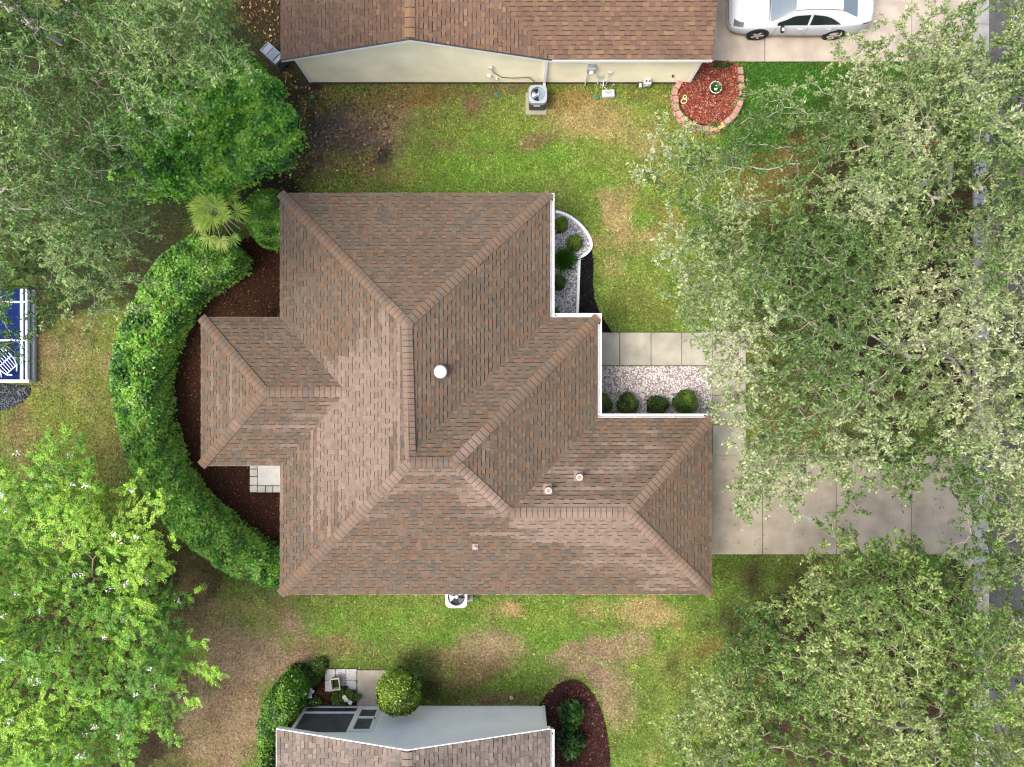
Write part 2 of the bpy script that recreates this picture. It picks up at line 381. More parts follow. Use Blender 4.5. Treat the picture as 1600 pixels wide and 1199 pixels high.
A = base.copy(); A[:,:2] += s_*wd[:,None]; Bv = base.copy(); Bv[:,:2] -= s_*wd[:,None]
T = base.copy(); T[:,:2] += d*(L*lean)[:,None]; T[:,2] += L*np.sqrt(1-lean**2)*.8+.006
Vb = np.stack([A,Bv,T],1).reshape(-1,3); Fb = np.arange(3*n).reshape(-1,3)
jit = (R.lognormal(0,.20,n)*tj)[:,None]; hue = R.normal(0,.06,n)+th
bc = gcol*jit*1.25; bc[:,0] *= 1+hue; bc[:,1] *= 1-hue*.3
straw = R.rand(n) < .05; bc[straw] = bc[straw]*.4+np.array([.30,.24,.11])*.6*(gcol[straw].sum(1)/.3).clip(.2,1)[:,None]
o = obj('grass', Vb, Fb, 'blades', None, np.clip(bc,0.004,.6)); tag(o, 'short patchy grass blades growing over the lawns', 'grass', kind='stuff')

# ------------------------------------------------------------------ beds
def sheet(name, poly, z, mt, col, label, h=0.0):
    m = MB(); m.prism([tuple(p) for p in poly], -0.05, z, col); o = m.build(name, mt)
    tag(o, label, kind='structure'); return o
def scatter_in(poly, n, holes=()):
    lo = np.min(poly,0); hi = np.max(poly,0); out = np.zeros((0,2))
    while len(out) < n:
        p = R.uniform(lo,hi,(n,2)); m = inpoly(p[:,0],p[:,1],poly)
        out = np.vstack([out,p[m]])
    return out[:n]
def chips(name, poly, n, z, cols, probs, label, cat, L=(.03,.09), Wd=(.012,.03), tilt=.5, mt='chips'):
    p = scatter_in(poly, n); a = R.uniform(0,6.283,n); l = R.uniform(*L,n); wdt = R.uniform(*Wd,n)
    d = np.stack([np.cos(a),np.sin(a),R.normal(0,tilt,n)*.6],1); s = np.stack([-np.sin(a),np.cos(a),R.normal(0,tilt,n)],1)
    d = norm(d)*l[:,None]/2; s = norm(s)*wdt[:,None]/2
    c = np.stack([p[:,0],p[:,1],z+R.uniform(.006,.028,n)],1)
    V = np.stack([c-d-s,c+d-s,c+d+s,c-d+s],1).reshape(-1,3); F = np.arange(4*n).reshape(-1,4)
    k = R.choice(len(cols),n,p=probs); cl = np.array(cols)[k]*R.lognormal(0,.3,n)[:,None]
    o = obj(name,V,F,mt,None,np.clip(cl,0,.8)); tag(o,label,cat,kind='stuff'); return o
bw_full = np.vstack([BED_W, P2([(470,890),(470,345)])])
sheet('mulch_bed', bw_full, .012, 'mulch', (.034,.016,.010), 'dark brown mulch bed inside the curved hedge')
chips('mulch_chips', bw_full, 15000, .01, [(.040,.019,.012),(.075,.032,.018),(.020,.011,.008),(.16,.10,.06)], [.45,.27,.23,.05], 'dark reddish brown bark chips inside the curved hedge', 'mulch')
sheet('gravel_bed', BED_N, .010, 'mulch', (.20,.19,.19), 'grey bed base under white stones beside the gutter')
sheet('gravel_bed', BED_G, .010, 'mulch', (.22,.20,.19), 'grey bed base under pinkish stones beside the walkway')
sheet('black_mulch_bed', BED_BLACK, .012, 'mulch', (.010,.009,.010), 'black mulch strip outside the white edging')
chips('mulch_chips', BED_BLACK, 2500, .01, [(.012,.011,.012),(.006,.006,.006),(.035,.03,.03)], [.5,.4,.1], 'black bark chips in the strip outside white edging', 'mulch')
sheet('red_mulch_bed', BED_RED, .10, 'mulch', (.12,.030,.022), 'red mulch bed inside the ring of blocks')
chips('mulch_chips', BED_RED, 7000, .10, [(.22,.045,.035),(.12,.025,.02),(.42,.22,.17),(.10,.10,.03),(.30,.10,.06)], [.38,.25,.12,.12,.13], 'red bark chips inside the ring of blocks', 'mulch')
sheet('mulch_bed', BED_SE, .012, 'mulch', (.038,.016,.013), 'dark purple brown mulch bed at the white sided house corner')
chips('mulch_chips', BED_SE, 8000, .01, [(.048,.020,.017),(.085,.038,.030),(.022,.012,.010),(.20,.14,.10)], [.45,.27,.24,.04], 'dark purple brown chips beside the white sided house', 'mulch')
sheet('mulch_bed', BED_SW, .012, 'mulch', (.045,.022,.014), 'small brown mulch bed by the patio tiles')
chips('mulch_chips', BED_SW, 2600, .01, [(.05,.024,.015),(.09,.045,.025),(.022,.012,.010)], [.5,.25,.25], 'brown chips around the patio tiles and white ornament', 'mulch')
sheet('rock_bed', BED_ROCK, .012, 'mulch', (.02,.024,.028), 'dark stone bed below the blue deck')
# fallen leaves on bare soil
lit = P2([(360,-60),(436,-60),(436,100),(480,135),(640,140),(600,260),(560,298),(400,298),(440,240),(455,170),(430,90),(380,40)])
chips('leaf_litter', lit, 1300, 0.0, [(.22,.15,.06),(.12,.07,.035),(.36,.30,.16),(.05,.035,.02),(.26,.13,.05)], [.25,.35,.10,.2,.10], 'fallen brown and yellow leaves on bare soil', 'leaves', L=(.04,.10), Wd=(.03,.05))
cd_ = P2([(1115,712),(1518,712),(1518,865),(1115,865)])
chips('leaf_litter', cd_, 150, 0.045, [(.10,.07,.04),(.20,.15,.08),(.06,.05,.03)], [.5,.25,.25], 'scattered dry leaves on the pale driveway', 'leaves', L=(.03,.07), Wd=(.012,.03))
# stones
def stones(name, poly, n, size, cols, label, z=.01, mt='stone'):
    p = scatter_in(poly, n)
    oc = np.array([(1,0,0),(-1,0,0),(0,1,0),(0,-1,0),(0,0,1),(0,0,-1)],float)
    fc = np.array([(0,2,4),(2,1,4),(1,3,4),(3,0,4),(2,0,5),(1,2,5),(3,1,5),(0,3,5)])[:4]
    oc = oc[:5]
    a = R.uniform(0,6.283,n); sc = R.uniform(size*.5,size*1.25,(n,1))*np.stack([R.uniform(.7,1.3,n),R.uniform(.6,1.0,n),R.uniform(.5,.9,n)],1)
    v = oc[None]*sc[:,None,:]; v = v+R.normal(0,.15,(n,5,3))*sc[:,None,:]
    ca, sa = np.cos(a)[:,None], np.sin(a)[:,None]
    V = np.stack([v[...,0]*ca-v[...,1]*sa+p[:,0:1], v[...,0]*sa+v[...,1]*ca+p[:,1:2], v[...,2]+z+R.uniform(0,.02,(n,1))],2).reshape(-1,3)
    F = (fc[None]+5*np.arange(n)[:,None,None]).reshape(-1,3)
    cl = np.array(cols)[R.randint(0,len(cols),n)]*R.uniform(.75,1.15,(n,1))
    o = obj(name,V,F,mt,None,np.repeat(np.clip(cl,0,.9),4,0)); tag(o,label,'gravel',kind='stuff')
stones('gravel', BED_N, 5200, .032, [(.66,.66,.69),(.75,.75,.76),(.48,.47,.49),(.30,.29,.31),(.70,.68,.68)], 'white stones in the curved bed beside the gutter')
stones('gravel', P2([(905,573),(1112,573),(1112,670),(905,670)]), 8200, .032, [(.62,.57,.57),(.70,.66,.65),(.46,.41,.41),(.30,.25,.25),(.66,.60,.58)], 'pinkish white stones beside the slab walkway')
stones('dark_stones', BED_ROCK, 1500, .04, [(.05,.06,.07),(.10,.12,.13),(.025,.03,.035)], 'dark stones below the blue deck', mt='rock_dark')

# ------------------------------------------------------------------ driveways, walk, street
def slabs(name, r, xcuts, ycuts, col, label, z=.04, joint=.011, var=.05):
    m = MB(); m.box(r[0]-.0,r[1],r[2],r[3],-.06,z-.022); base = m.build(name,'concrete_joint'); tag(base,label,kind='structure')
    X = [r[0]]+list(xcuts)+[r[1]]; Y = [r[2]]+list(ycuts)+[r[3]]
    for i in range(len(X)-1):
        for j in range(len(Y)-1):
            c = tuple(np.array(col)*R.uniform(1-var,1+var))
            g = joint
            MB().box(X[i]+(g if i else 0.002),X[i+1]-(g if i < len(X)-2 else .002),Y[j]+(g if j else .002),Y[j+1]-(g if j < len(Y)-2 else .002),-.05,z+R.uniform(-.002,.002),.006,c).build('slab','concrete',base)
    return base
gxp = lambda px: P(px,0)[0]
gyp = lambda py: P(0,py)[1]
slabs('driveway', DRIVE, [gxp(1191),gxp(1306),gxp(1423)], [], (.330,.287,.222), 'pale concrete driveway of the hip roofed house')
slabs('driveway', NDRIVE, [gxp(1194.5),gxp(1309),gxp(1424)], [NDRIVE[2]+3.5], (.345,.300,.250), 'pinkish concrete driveway under the white car')
slabs('walkway', WALK1, [gxp(968),gxp(1017),gxp(1065),gxp(1113)], [], (.335,.318,.26), 'pale slab walkway from the front door')
slabs('walkway', WALK2, [], [gyp(664),gyp(618)], (.335,.31,.25), 'pale slab walkway running along the stone bed')
# driveway paint mark: worn white smear
m = MB(); m.prism([tuple(p) for p in P2([(1244,805),(1254,804),(1262,808),(1288,811),(1290,817),(1278,817),(1255,813),(1246,816)])],.0405,.0445)
o = m.build('paint_smear','worn_paint'); tag(o,'worn white paint smear on the pale driveway','paint mark')
m = MB(); m.prism([tuple(p) for p in P2([(1156,826),(1164,828),(1164,831),(1157,830)])],.0405,.0445)
o = m.build('paint_smear','worn_paint'); tag(o,'tiny white paint fleck on driveway near the garage roof','paint mark')
# flared aprons where the driveways meet the gutter
for pts, lab, col in (([(1490,96),(1519,96),(1519,140),(1507,128)],'flared corner of the pinkish driveway at the gutter',(.345,.300,.250)),([(1480,865),(1519,865),(1519,892)],'flared corner of the pale driveway at the gutter',(.330,.287,.222))):
    m = MB(); m.prism([tuple(p) for p in P2(pts)],-.05,.036,col); o = m.build('driveway_apron','concrete'); tag(o,lab,kind='structure')
m = MB(); m.box(ROAD_X0-.02,ROAD_X0+7.2,-120,120,-.08,-.004); o = m.build('street','asphalt'); tag(o,'grey asphalt street under the oaks',kind='structure')
m = MB(); m.box(GUT_X0,ROAD_X0,-120,120,-.08,.008); gut = m.build('gutter_pan','concrete_joint'); tag(gut,'pale concrete kerb and gutter along the street',kind='structure')
y = -18.0; k = 0
while y < 18:
    c = np.array((.29,.287,.275))*R.uniform(.92,1.05)
    m = MB()
    # rolled kerb profile: gutter pan then a gentle rise
    x0, x1 = GUT_X0, ROAD_X0; ya, yb = y+.008, y+3.04
    prof = [(x0,.115),(x0+.12,.112),(x0+.24,.05),(x0+.30,.030),(x1,.016)]
    near = (ya < DRIVE[3]+.5 and yb > DRIVE[2]-.5) or (yb > NDRIVE[2]-.3)
    if near: prof = [(x0,.044),(x0+.12,.042),(x0+.24,.034),(x0+.30,.030),(x1,.016)]
    V = [(a,ya,b) for a,b in prof]+[(a,yb,b) for a,b in prof]+[(x0,ya,-.05),(x1,ya,-.05),(x0,yb,-.05),(x1,yb,-.05)]
    F = [(i,i+1,i+6,i+5) for i in range(4)]+[(0,10,11,4,3,2,1),(5,6,7,8,9,13,12),(0,5,12,10),(4,11,13,9)]
    m.add(V,F,tuple(c)); m.build('kerb_stone','concrete',gut); y += 3.05

# white edging of the curved stone bed
edge = smooth_poly(P2([(868,332),(876,333),(890,339),(907,352),(920,369),(925,385),(918,396),(905,404)]),2,False)
edge = np.vstack([edge, P2([(903.5,440),(902,489),(902,520)])])
m = MB(); tn = norm(np.gradient(edge,axis=0)); nn = np.stack([-tn[:,1],tn[:,0]],1); hw = .045
for i in range(len(edge)-1):
    a,b = edge[i],edge[i+1]; na,nb = nn[i]*hw,nn[i+1]*hw
    q = [a-na,a+na,b+nb,b-nb]
    m.add([(p[0],p[1],-.03) for p in q]+[(p[0],p[1],.10) for p in q],[(4,7,6,5),(0,1,5,4),(2,3,7,6),(1,2,6,5),(3,0,4,7)])
o = m.build('bed_edging','trim_bright'); tag(o,'curved white concrete edging of the stone bed','edging')

# ================================================================== roofs and houses
def clip_convex(pts, poly):
    """Sutherland-Hodgman, poly counter-clockwise"""
    out = pts
    n = len(poly)
    for i in range(n):
        ax, ay = poly[i]; bx_, by_ = poly[(i+1) % n]
        ex, ey = bx_-ax, by_-ay
        inp = out; out = []
        if not inp: return []
        for k in range(len(inp)):
            p = inp[k]; q = inp[(k+1) % len(inp)]
            sp = ex*(p[1]-ay)-ey*(p[0]-ax); sq = ex*(q[1]-ay)-ey*(q[0]-ax)
            if sp >= -1e-9: out.append(p)
            if (sp > 1e-9 and sq < -1e-9) or (sp < -1e-9 and sq > 1e-9):
                t = sp/(sp-sq); out.append((p[0]+t*(q[0]-p[0]), p[1]+t*(q[1]-p[1])))
    return out
def ccw(poly):
    a = sum(poly[i][0]*poly[(i+1) % len(poly)][1]-poly[(i+1) % len(poly)][0]*poly[i][1] for i in range(len(poly)))
    return [tuple(p) for p in (poly if a > 0 else poly[::-1])]
class Face:
    def __init__(s, poly, o, n, slope, z0):
        s.poly = ccw(poly); s.o = np.array(o,float); s.n = np.array(n,float); s.u = np.array((-s.n[1],s.n[0])); s.s = slope; s.z0 = z0
    def z(s, x, y): return s.z0+s.s*((x-s.o[0])*s.n[0]+(y-s.o[1])*s.n[1])
    def inside(s, x, y): return bool(inpoly(np.array([x]),np.array([y]),s.poly)[0])
def make_roof(parent, faces, expo, wid, palette, fade, dash, seed, n_single=300, stripe=None):
    rr = random.Random(seed)
    deck = MB()
    for f in faces:
        n = len(f.poly)
        V = [(x,y,f.z(x,y)-.004) for x,y in f.poly]+[(x,y,f.z(x,y)-.09) for x,y in f.poly]
        deck.add(V,[tuple(range(n)),tuple(range(2*n-1,n-1,-1))]+[(i+n,(i+1) % n+n,(i+1) % n,i) for i in range(n)])
    roof = deck.build('roof','felt',parent)
    pieces = []
    for fi, f in enumerate(faces):
        uv = [((p[0]-f.o[0])*f.u[0]+(p[1]-f.o[1])*f.u[1],(p[0]-f.o[0])*f.n[0]+(p[1]-f.o[1])*f.n[1]) for p in f.poly]
        puv = ccw(uv)
        u0 = min(p[0] for p in uv); u1 = max(p[0] for p in uv); v1 = max(p[1] for p in uv)
        others = [g for g in faces if g is not f]
        row = 0; v = 0.0
        while v < v1:
            u = u0-rr.random()*wid[1]; tall = rr.random() < .5
            while u < u1:
                wd = rr.uniform(*wid); gap = dash if (tall and rr.random() < .85) else 0.003
                a = (u,v+gap); b = (u+wd-.003,v+expo)
                rect = [(a[0],a[1]),(b[0],a[1]),(b[0],b[1]),(a[0],b[1])]
                c = clip_convex(rect,puv)
                if len(c) >= 3:
                    pl = [(f.o[0]+q[0]*f.u[0]+q[1]*f.n[0],f.o[1]+q[0]*f.u[1]+q[1]*f.n[1]) for q in c]
                    cx = sum(p[0] for p in pl)/len(pl); cy = sum(p[1] for p in pl)/len(pl)
                    zz = f.z(cx,cy)
                    hid = False
                    for g in others:
                        if g.z(cx,cy) > zz-.0 and all(g.z(*p) > f.z(*p)+.002 and g.inside(*p) for p in pl): hid = True; break
                    if not hid:
                        lift = .022 if tall else .013
                        top = []
                        for q,p in zip(c,pl):
                            t = (q[1]-v)/expo
                            top.append((p[0],p[1],f.z(*p)+lift*(1-t)+.004*t+.004))
                        col = np.array(palette[rr.randrange(len(palette))])*rr.uniform(.89,1.12)
                        if not tall: col = col*.93
                        col = fade(cx,cy,fi,row,u,col,rr)*np.array((.618,.632,.600))
                        pieces.append((len(c) == 4 and abs((b[0]-a[0])*(b[1]-a[1]))*(1+zz*.02),top,tuple(np.clip(col,.01,.8)),tall))
                u += wd; tall = not tall if rr.random() < .8 else tall
            v += expo; row += 1
    order = sorted(range(len(pieces)), key=lambda i: -float(pieces[i][0]))
    single = set(order[:n_single])
    def emit(m, top, c):
        n = len(top); V = list(top)+[(p[0],p[1],p[2]-.02) for p in top]
        m.add(V,[tuple(range(n))]+[(i+n,(i+1) % n+n,(i+1) % n,i) for i in range(n)],c)
    big = MB()
    for i,(a,top,c,t) in enumerate(pieces):
        if i in single:
            m = MB(); emit(m,top,c); m.build('shingle','shingle',roof)
        else: emit(big,top,c)
    o = big.build('shingles','shingle',roof); o['kind'] = 'stuff'
    return roof
def caps(roof, lo, hi, k, half, step, palette, seed, fade=None):
    rr = random.Random(seed); lo = np.array(lo,float); hi = np.array(hi,float)
    d = hi-lo; L = np.linalg.norm(d); d /= L; n = max(1,int(round(L/step))); st = L/n
    pl = norm(d[:2][None])[0]; sd_ = np.array([-pl[1],pl[0],0])
    ww = half*.97; U = []
    for e in (lo,hi):
        for q in (-ww,0,ww): U.append(e+sd_*q+np.array([0,0,.030-k*abs(q)]))
    MB().add(U,[(0,1,4,3),(1,2,5,4)]).build('cap_underlay','felt',roof)
    datas = {}
    for i in range(n):
        key = rr.randrange(len(palette))
        t = (lo+d*(i+.5)*st)
        c = np.array(palette[key])
        fk = 0
        if fade is not None: fk = int(round(3*fade(t[0],t[1])))
        if (key,fk) not in datas:
            a = -.5*st+.009; b = .5*st-.009
            V = []
            for (s,l) in ((a,.048),(b,.036)):
                for q in (-half,-.03,.03,half):
                    V.append(d*s+sd_*q+np.array([0,0,l-k*max(abs(q)-.01,0)]))
            V += [v-np.array([0,0,.022]) for v in V]
            F = [(0,1,5,4),(1,2,6,5),(2,3,7,6),(8,9,1,0),(9,10,2,1),(10,11,3,2),(0,4,12,8),(3,11,15,7)]
            F = [f[::-1] for f in F]
            me = meshdata('ridge_cap',V,F,'shingle',tuple((c*(1-fk/3.)+np.array(FADE)*fk/3.)*np.array((.66,.66,.625))))
            datas[(key,fk)] = me
        o = bpy.data.objects.new('ridge_cap',datas[(key,fk)]); link(o,roof); o.location = t
FADE = (.325,.238,.200)

# ---- middle house
house = empty('hip_roof_house', (0,0,0)); tag(house,'house with brown shingled hip roof and white gutters among the lawns','house')
SL = 0.417
def pe(px,py): return tuple(E(px,py))
xW,xB,xD,xF = E(437.5,0)[0],E(860,0)[0],E(934,0)[0],E(1112,0)[0]
yN,yD,yF,yS = E(0,302)[1],E(0,496)[1],E(0,653)[1],E(0,929)[1]
xP = E(314,0)[0]; yPn,yPs = E(0,496)[1],E(0,728)[1]
h1 = (xB-xW)/2; xr1 = xW+h1                      # north-south block
h2 = (yD-yS)/2; yr2 = yS+h2                      # middle block
h3 = (yF-yS)/2; yr3 = yS+h3                      # garage block
h4 = (yPn-yPs)/2; yr4 = yPs+h4                   # west bay
p1 = (xr1,yN-h1); p2 = (xW+h2,yr2); p3 = (xD-h2,yr2); pj = (xD-h3,yr3); p4 = (xF-h3,yr3); p5 = (xP+h4,yr4); p6 = (xW+h4,yr4)
faces = [
 Face([(xW,yN),p1,p2,(xW,yS)],(xW,yN),(1,0),SL,ZE),                               # west
 Face([(xW,yN),(xB,yN),p1],(xW,yN),(0,-1),SL,ZE),                                 # north
 Face([(xB,yN),p1,(xr1,yr2+.1),(xB,yr2+.1)],(xB,yN),(-1,0),SL,ZE),                # east of the main ridge
 Face([(xr1,yD),(xD,yD),p3,(xr1,yr2)],(xD,yD),(0,-1),SL,ZE),                      # middle block north
 Face([(xD,yD),p3,(xD,yS+.02)],(xD,yD),(-1,0),SL,ZE),                             # middle block east
 Face([(xW,yS),p2,p3,pj,(pj[0],yS)],(xW,yS),(0,1),SL,ZE),                         # south, west part
 Face([pj,p4,(xF,yS),(pj[0],yS)],(xW,yS),(0,1),SL,ZE),                            # south, garage part
 Face([(pj[0],yF),(xF,yF),p4,pj],(xF,yF),(0,-1),SL,ZE),                           # garage north
 Face([(xF,yF),(xF,yS),p4],(xF,yF),(-1,0),SL,ZE),                                 # garage east
 Face([(xP,yPn),(p6[0],yPn),p6,p5],(xP,yPn),(0,-1),SL,ZE),                        # bay north
 Face([(xP,yPs),(p6[0],yPs),p6,p5],(xP,yPs),(0,1),SL,ZE),                         # bay south
 Face([(xP,yPn),(xP,yPs),p5],(xP,yPn),(1,0),SL,ZE),                               # bay west
]
FB = [(600,610,55,95,1.25),(560,655,60,70,1.0),(470,760,70,130,.62),(545,575,26,20,.9),(345,610,50,95,.62),(560,740,60,90,.85),(620,520,24,40,.6),
      (890,815,130,30,1.0),(900,745,95,42,.95),(745,690,50,22,.95),(735,745,60,26,.7),(760,770,50,22,.9),(960,860,110,60,.85),(1010,700,60,60,.7),(1060,905,60,26,.95),(660,745,40,20,.6)]
def fadeamt(x,y):
    z = ZE+.6; k = FPX/(CAM_H-z); px = 800+x*k; py = 599.5-y*k
    return sum(s*math.exp(-((px-a)/rx)**2-((py-b)/ry)**2) for a,b,rx,ry,s in FB), px, py
rowrand = {}
def fade_main(x,y,fi,row,u,col,rr):
    a,px,py = fadeamt(x,y)
    if fi in (2,4,8): a *= .25
    if fi in (3,): a *= .8
    if (fi,row) not in rowrand: rowrand[(fi,row)] = rr.random()
    nz = float(noise2(np.array([u*1.1+row*7.3]),np.array([row*3.7]),.7,13,2)[0])
    t = a*1.10-(1.15*nz+.75*rowrand[(fi,row)]-.36)
    t = max(0,min(1,t*2.0))*.78
    g = float(noise2(np.array([x]),np.array([y]),1.3,55,2)[0])
    col = col*(.9+.22*g)
    return col*(1-t)+np.array(FADE)*rr.uniform(.85,1.1)*t
PAL = [(.196,.130,.094),(.172,.130,.101),(.212,.130,.090),(.152,.124,.103),(.190,.142,.109),(.180,.136,.102),(.202,.135,.097),(.166,.122,.094)]
roof = make_roof(house,faces,.118,(.10,.21),PAL,fade_main,.024,3)
CAPP = [(.215,.148,.110),(.200,.148,.115),(.230,.150,.106),(.185,.148,.124),(.218,.158,.124),(.24,.155,.105),(.21,.15,.115)]
def Z(p,h): return (p[0],p[1],ZE+SL*h)
fa = lambda x,y: max(0,min(1,(fadeamt(x,y)[0]-.25)*1.1))
HK = SL*.7071; CS = .168; CW = .155
for i,(a,b,k) in enumerate([
   (Z((xW,yN),0),Z(p1,h1),HK),(Z((xB,yN),0),Z(p1,h1),HK),(Z((xW,yS),0),Z(p2,h2),HK),(Z((xD,yD),0),Z(p3,h2),HK),
   (Z(pj,h3),Z(p3,h2),HK),(Z((xF,yF),0),Z(p4,h3),HK),(Z((xF,yS),0),Z(p4,h3),HK),(Z((xP,yPn),0),Z(p5,h4),HK),(Z((xP,yPs),0),Z(p5,h4),HK),
   (Z(p1,h1),Z(p2,h1),SL),(Z(p2,h2),Z(p3,h2),SL),(Z(pj,h3),Z(p4,h3),SL),(Z(p5,h4),Z(p6,h4),SL)]):
    caps(roof,a,b,k,CW,CS,CAPP,100+i,fa)
# walls, soffit, fascia
wl = MB(); wl.prism([tuple(p) for p in HOUSE_FOOT],-.05,ZE-.12); wl.build('wall','stucco',house)
eave = [(xW,yN),(xB,yN),(xB,yD),(xD,yD),(xD,yF),(xF,yF),(xF,yS),(xW,yS),(xW,yPs),(xP,yPs),(xP,yPn),(xW,yPn)]
sf = MB(); sf.prism([(p[0]*.999,p[1]*.999) for p in eave],ZE-.17,ZE-.13); sf.build('soffit','trim_white',house)
for i in range(len(eave)):
    a = np.array(eave[i]); b = np.array(eave[(i+1) % len(eave)]); d = norm((b-a)[None])[0]; nrm = np.array((-d[1],d[0]))   # eave listed clockwise: outward = left normal
    q = [a-nrm*.02-d*.0,b-nrm*.02,b+nrm*.006,a+nrm*.006]
    fm = MB(); fm.prism([tuple(p) for p in q],ZE-.175,ZE-.008); fm.build('fascia','stucco' if i not in (1,2,3,4) else 'trim_white',house)
# white gutters along the front eaves: U channels with hangers
def gutter(parent, a, b, out, wdt=.125, h=.12, z=ZE-.006, ext=(0,0)):
    a = np.array(a,float); b = np.array(b,float); d = norm((b-a)[None])[0]; out = np.array(out,float)
    a = a-d*ext[0]; b = b+d*ext[1]
    m = MB(); t = .014
    def strip(o0,o1,z0,z1):
        q = [a+out*o0,b+out*o0,b+out*o1,a+out*o1]; m.prism([tuple(p) for p in q],z0,z1)
    strip(.008,wdt,z-h,z-h+t); strip(.008,.008+t,z-h,z+.004); strip(wdt-t*1.8,wdt,z-h,z+.008)
    for e in (a,b-d*t): m.prism([tuple(e+out*.008),tuple(e+d*t+out*.008),tuple(e+d*t+out*wdt),tuple(e+out*wdt)],z-h,z+.002)
    g = m.build('gutter','trim_white',parent)
    n = int(np.linalg.norm(b-a)/.9)
    for i in range(1,n):
        c = a+d*(np.linalg.norm(b-a)*i/n); hm = MB()
        hm.prism([tuple(c-d*.012+out*.01),tuple(c+d*.012+out*.01),tuple(c+d*.012+out*(wdt-.004)),tuple(c-d*.012+out*(wdt-.004))],z-.012,z+.003); hm.build('hanger','pale_metal',g)
    dm = MB(); c = a+d*.18+out*.066; dm.cyl((c[0],c[1],z-h+.02),(c[0],c[1],z-h+.017),.028,n=10); dm.build('outlet','black',g)
    return g
gutter(house,(xB,yN),(xB,yD),(1,0),ext=(0,-.0))
gutter(house,(xD,yD),(xB+.127,yD),(0,1),ext=(.125,0))
gutter(house,(xD,yD),(xD,yF+.127),(1,0))
gutter(house,(xF,yF),(xD,yF),(0,1))
# garage door and front door under the eaves
m = MB(); xg = HOUSE_FOOT[5][0]; yc = (HOUSE_FOOT[5][1]+HOUSE_FOOT[6][1])/2
m.box(xg-.01,xg+.02,yc-2.2,yc-.02,.05,2.15); m.box(xg-.01,xg+.02,yc+.02,yc+2.2,.05,2.15); m.build('garage_door','trim_white',house)
# roof vents: things fixed to the roof are parts of the house
def rz(px,py,z): return P(px,py,z)
c = rz(688,581,4.0); zz = max(f.z(c[0],c[1]) for f in faces if f.inside(c[0],c[1]))
c = rz(688,581,zz+.3)
m = MB(); m.lathe([(0,zz+.31),(.10,zz+.305),(.165,zz+.285),(.19,zz+.25),(.195,zz+.215),(.15,zz+.20)],c[0],c[1],24); v = m.build('roof_vent','trim_white',house,True)
m = MB(); m.cyl((c[0],c[1],zz-.1),(c[0],c[1],zz+.24),.13,n=20); m.build('vent_collar','dark_metal',v)
m = MB(); m.lathe([(.06,zz+.313),(.07,zz+.316),(.085,zz+.314),(.09,zz+.309)],c[0],c[1],20); m.build('vent_ring','pale_metal',v)
for (px,py,r,h) in ((857,767,.085,.36),(905.5,746,.085,.36)):
    c = rz(px,py,3.6); zz = max(f.z(c[0],c[1]) for f in faces if f.inside(c[0],c[1])); c = rz(px,py,zz+h)
    m = MB(); m.cyl((c[0],c[1],zz-.1),(c[0],c[1],zz+h),r,n=16); v = m.build('vent_pipe','pink_pipe',house)
    m = MB(); m.lathe([(r+.012,zz+h-.05),(r+.014,zz+h+.004),(r-.02,zz+h+.006),(r-.022,zz+h-.03),(0,zz+h-.03)],c[0],c[1],16); m.build('pipe_rim','pipe_top',v)
    f_ = max((f for f in faces if f.inside(c[0],c[1])),key=lambda f:f.z(c[0],c[1])); m = MB()
    q = [(c[0]-.13,c[1]-.15),(c[0]+.13,c[1]-.15),(c[0]+.13,c[1]+.15),(c[0]-.13,c[1]+.15)]
    m.add([(a,b,f_.z(a,b)+.034) for a,b in q]+[(a,b,f_.z(a,b)) for a,b in q],[(0,1,2,3),(4,5,1,0),(5,6,2,1),(6,7,3,2),(7,4,0,3)]); m.build('flashing','pink_pipe',v)
c = rz(742,856,3.3); zz = max(f.z(c[0],c[1]) for f in faces if f.inside(c[0],c[1])); c = rz(742,856,zz+.15)
m = MB(); m.lathe([(.035,zz-.05),(.035,zz+.16),(.022,zz+.162),(.02,zz+.1)],c[0],c[1],12); v = m.build('vent_pipe','pvc',house)
f_ = [f for f in faces if f.inside(c[0],c[1])][0]; m = MB()
q = [(c[0]-.09,c[1]-.10),(c[0]+.09,c[1]-.10),(c[0]+.09,c[1]+.10),(c[0]-.09,c[1]+.10)]
m.add([(a,b,f_.z(a,b)+.034) for a,b in q]+[(a,b,f_.z(a,b)) for a,b in q],[(0,1,2,3),(4,5,1,0),(5,6,2,1),(6,7,3,2),(7,4,0,3)]); m.build('flashing','pink_pipe',v)

# ---- north house (cream siding)
nh = empty('cream_house',(0,NH_Y,0)); nh.location = (0,0,0); tag(nh,'neighbouring house with cream siding wall and orange brown shingle roof','house')
NS = .318; NZ = 2.5; ny_ = P(0,93.5,NZ)[1]; nxl = P(438,0,NZ)[0]; nxr = 2*-3.0-nxl; nxe = P(1114,0,NZ)[0]; nyr = ny_+4.3; nyb = ny_+8.6
nf = [Face([(nxl,ny_),(-3,ny_),(-3,nyb),(nxl,nyb)],(nxl,ny_),(1,0),NS,NZ),
      Face([(-3,ny_),(nxr,ny_),(nxr,nyr),(-3,nyr)],(nxr,ny_),(-1,0),NS,NZ),
      Face([(nxr,ny_),(nxe,ny_),(nxe,nyr),(nxr-4.3,nyr)],(nxr,ny_),(0,1),NS,NZ),
      Face([(-3,nyr),(nxe,nyr),(nxe,nyb),(-3,nyb)],(nxr,nyb),(0,-1),NS,NZ)]
def fade_n(x,y,fi,row,u,col,rr):
    g = float(noise2(np.array([x]),np.array([y]),.9,31,3)[0])
    if fi == 0:
        t = min(1,max(0,(-3-x)/3.2)); dirty = t*.75*(.6+.8*g)
        col = col*(1-dirty*.55)+np.array((.10,.075,.066))*dirty*.55
    if fi in (1,): col = col*(1.06+.1*g)
    return col*(.82+.36*g)
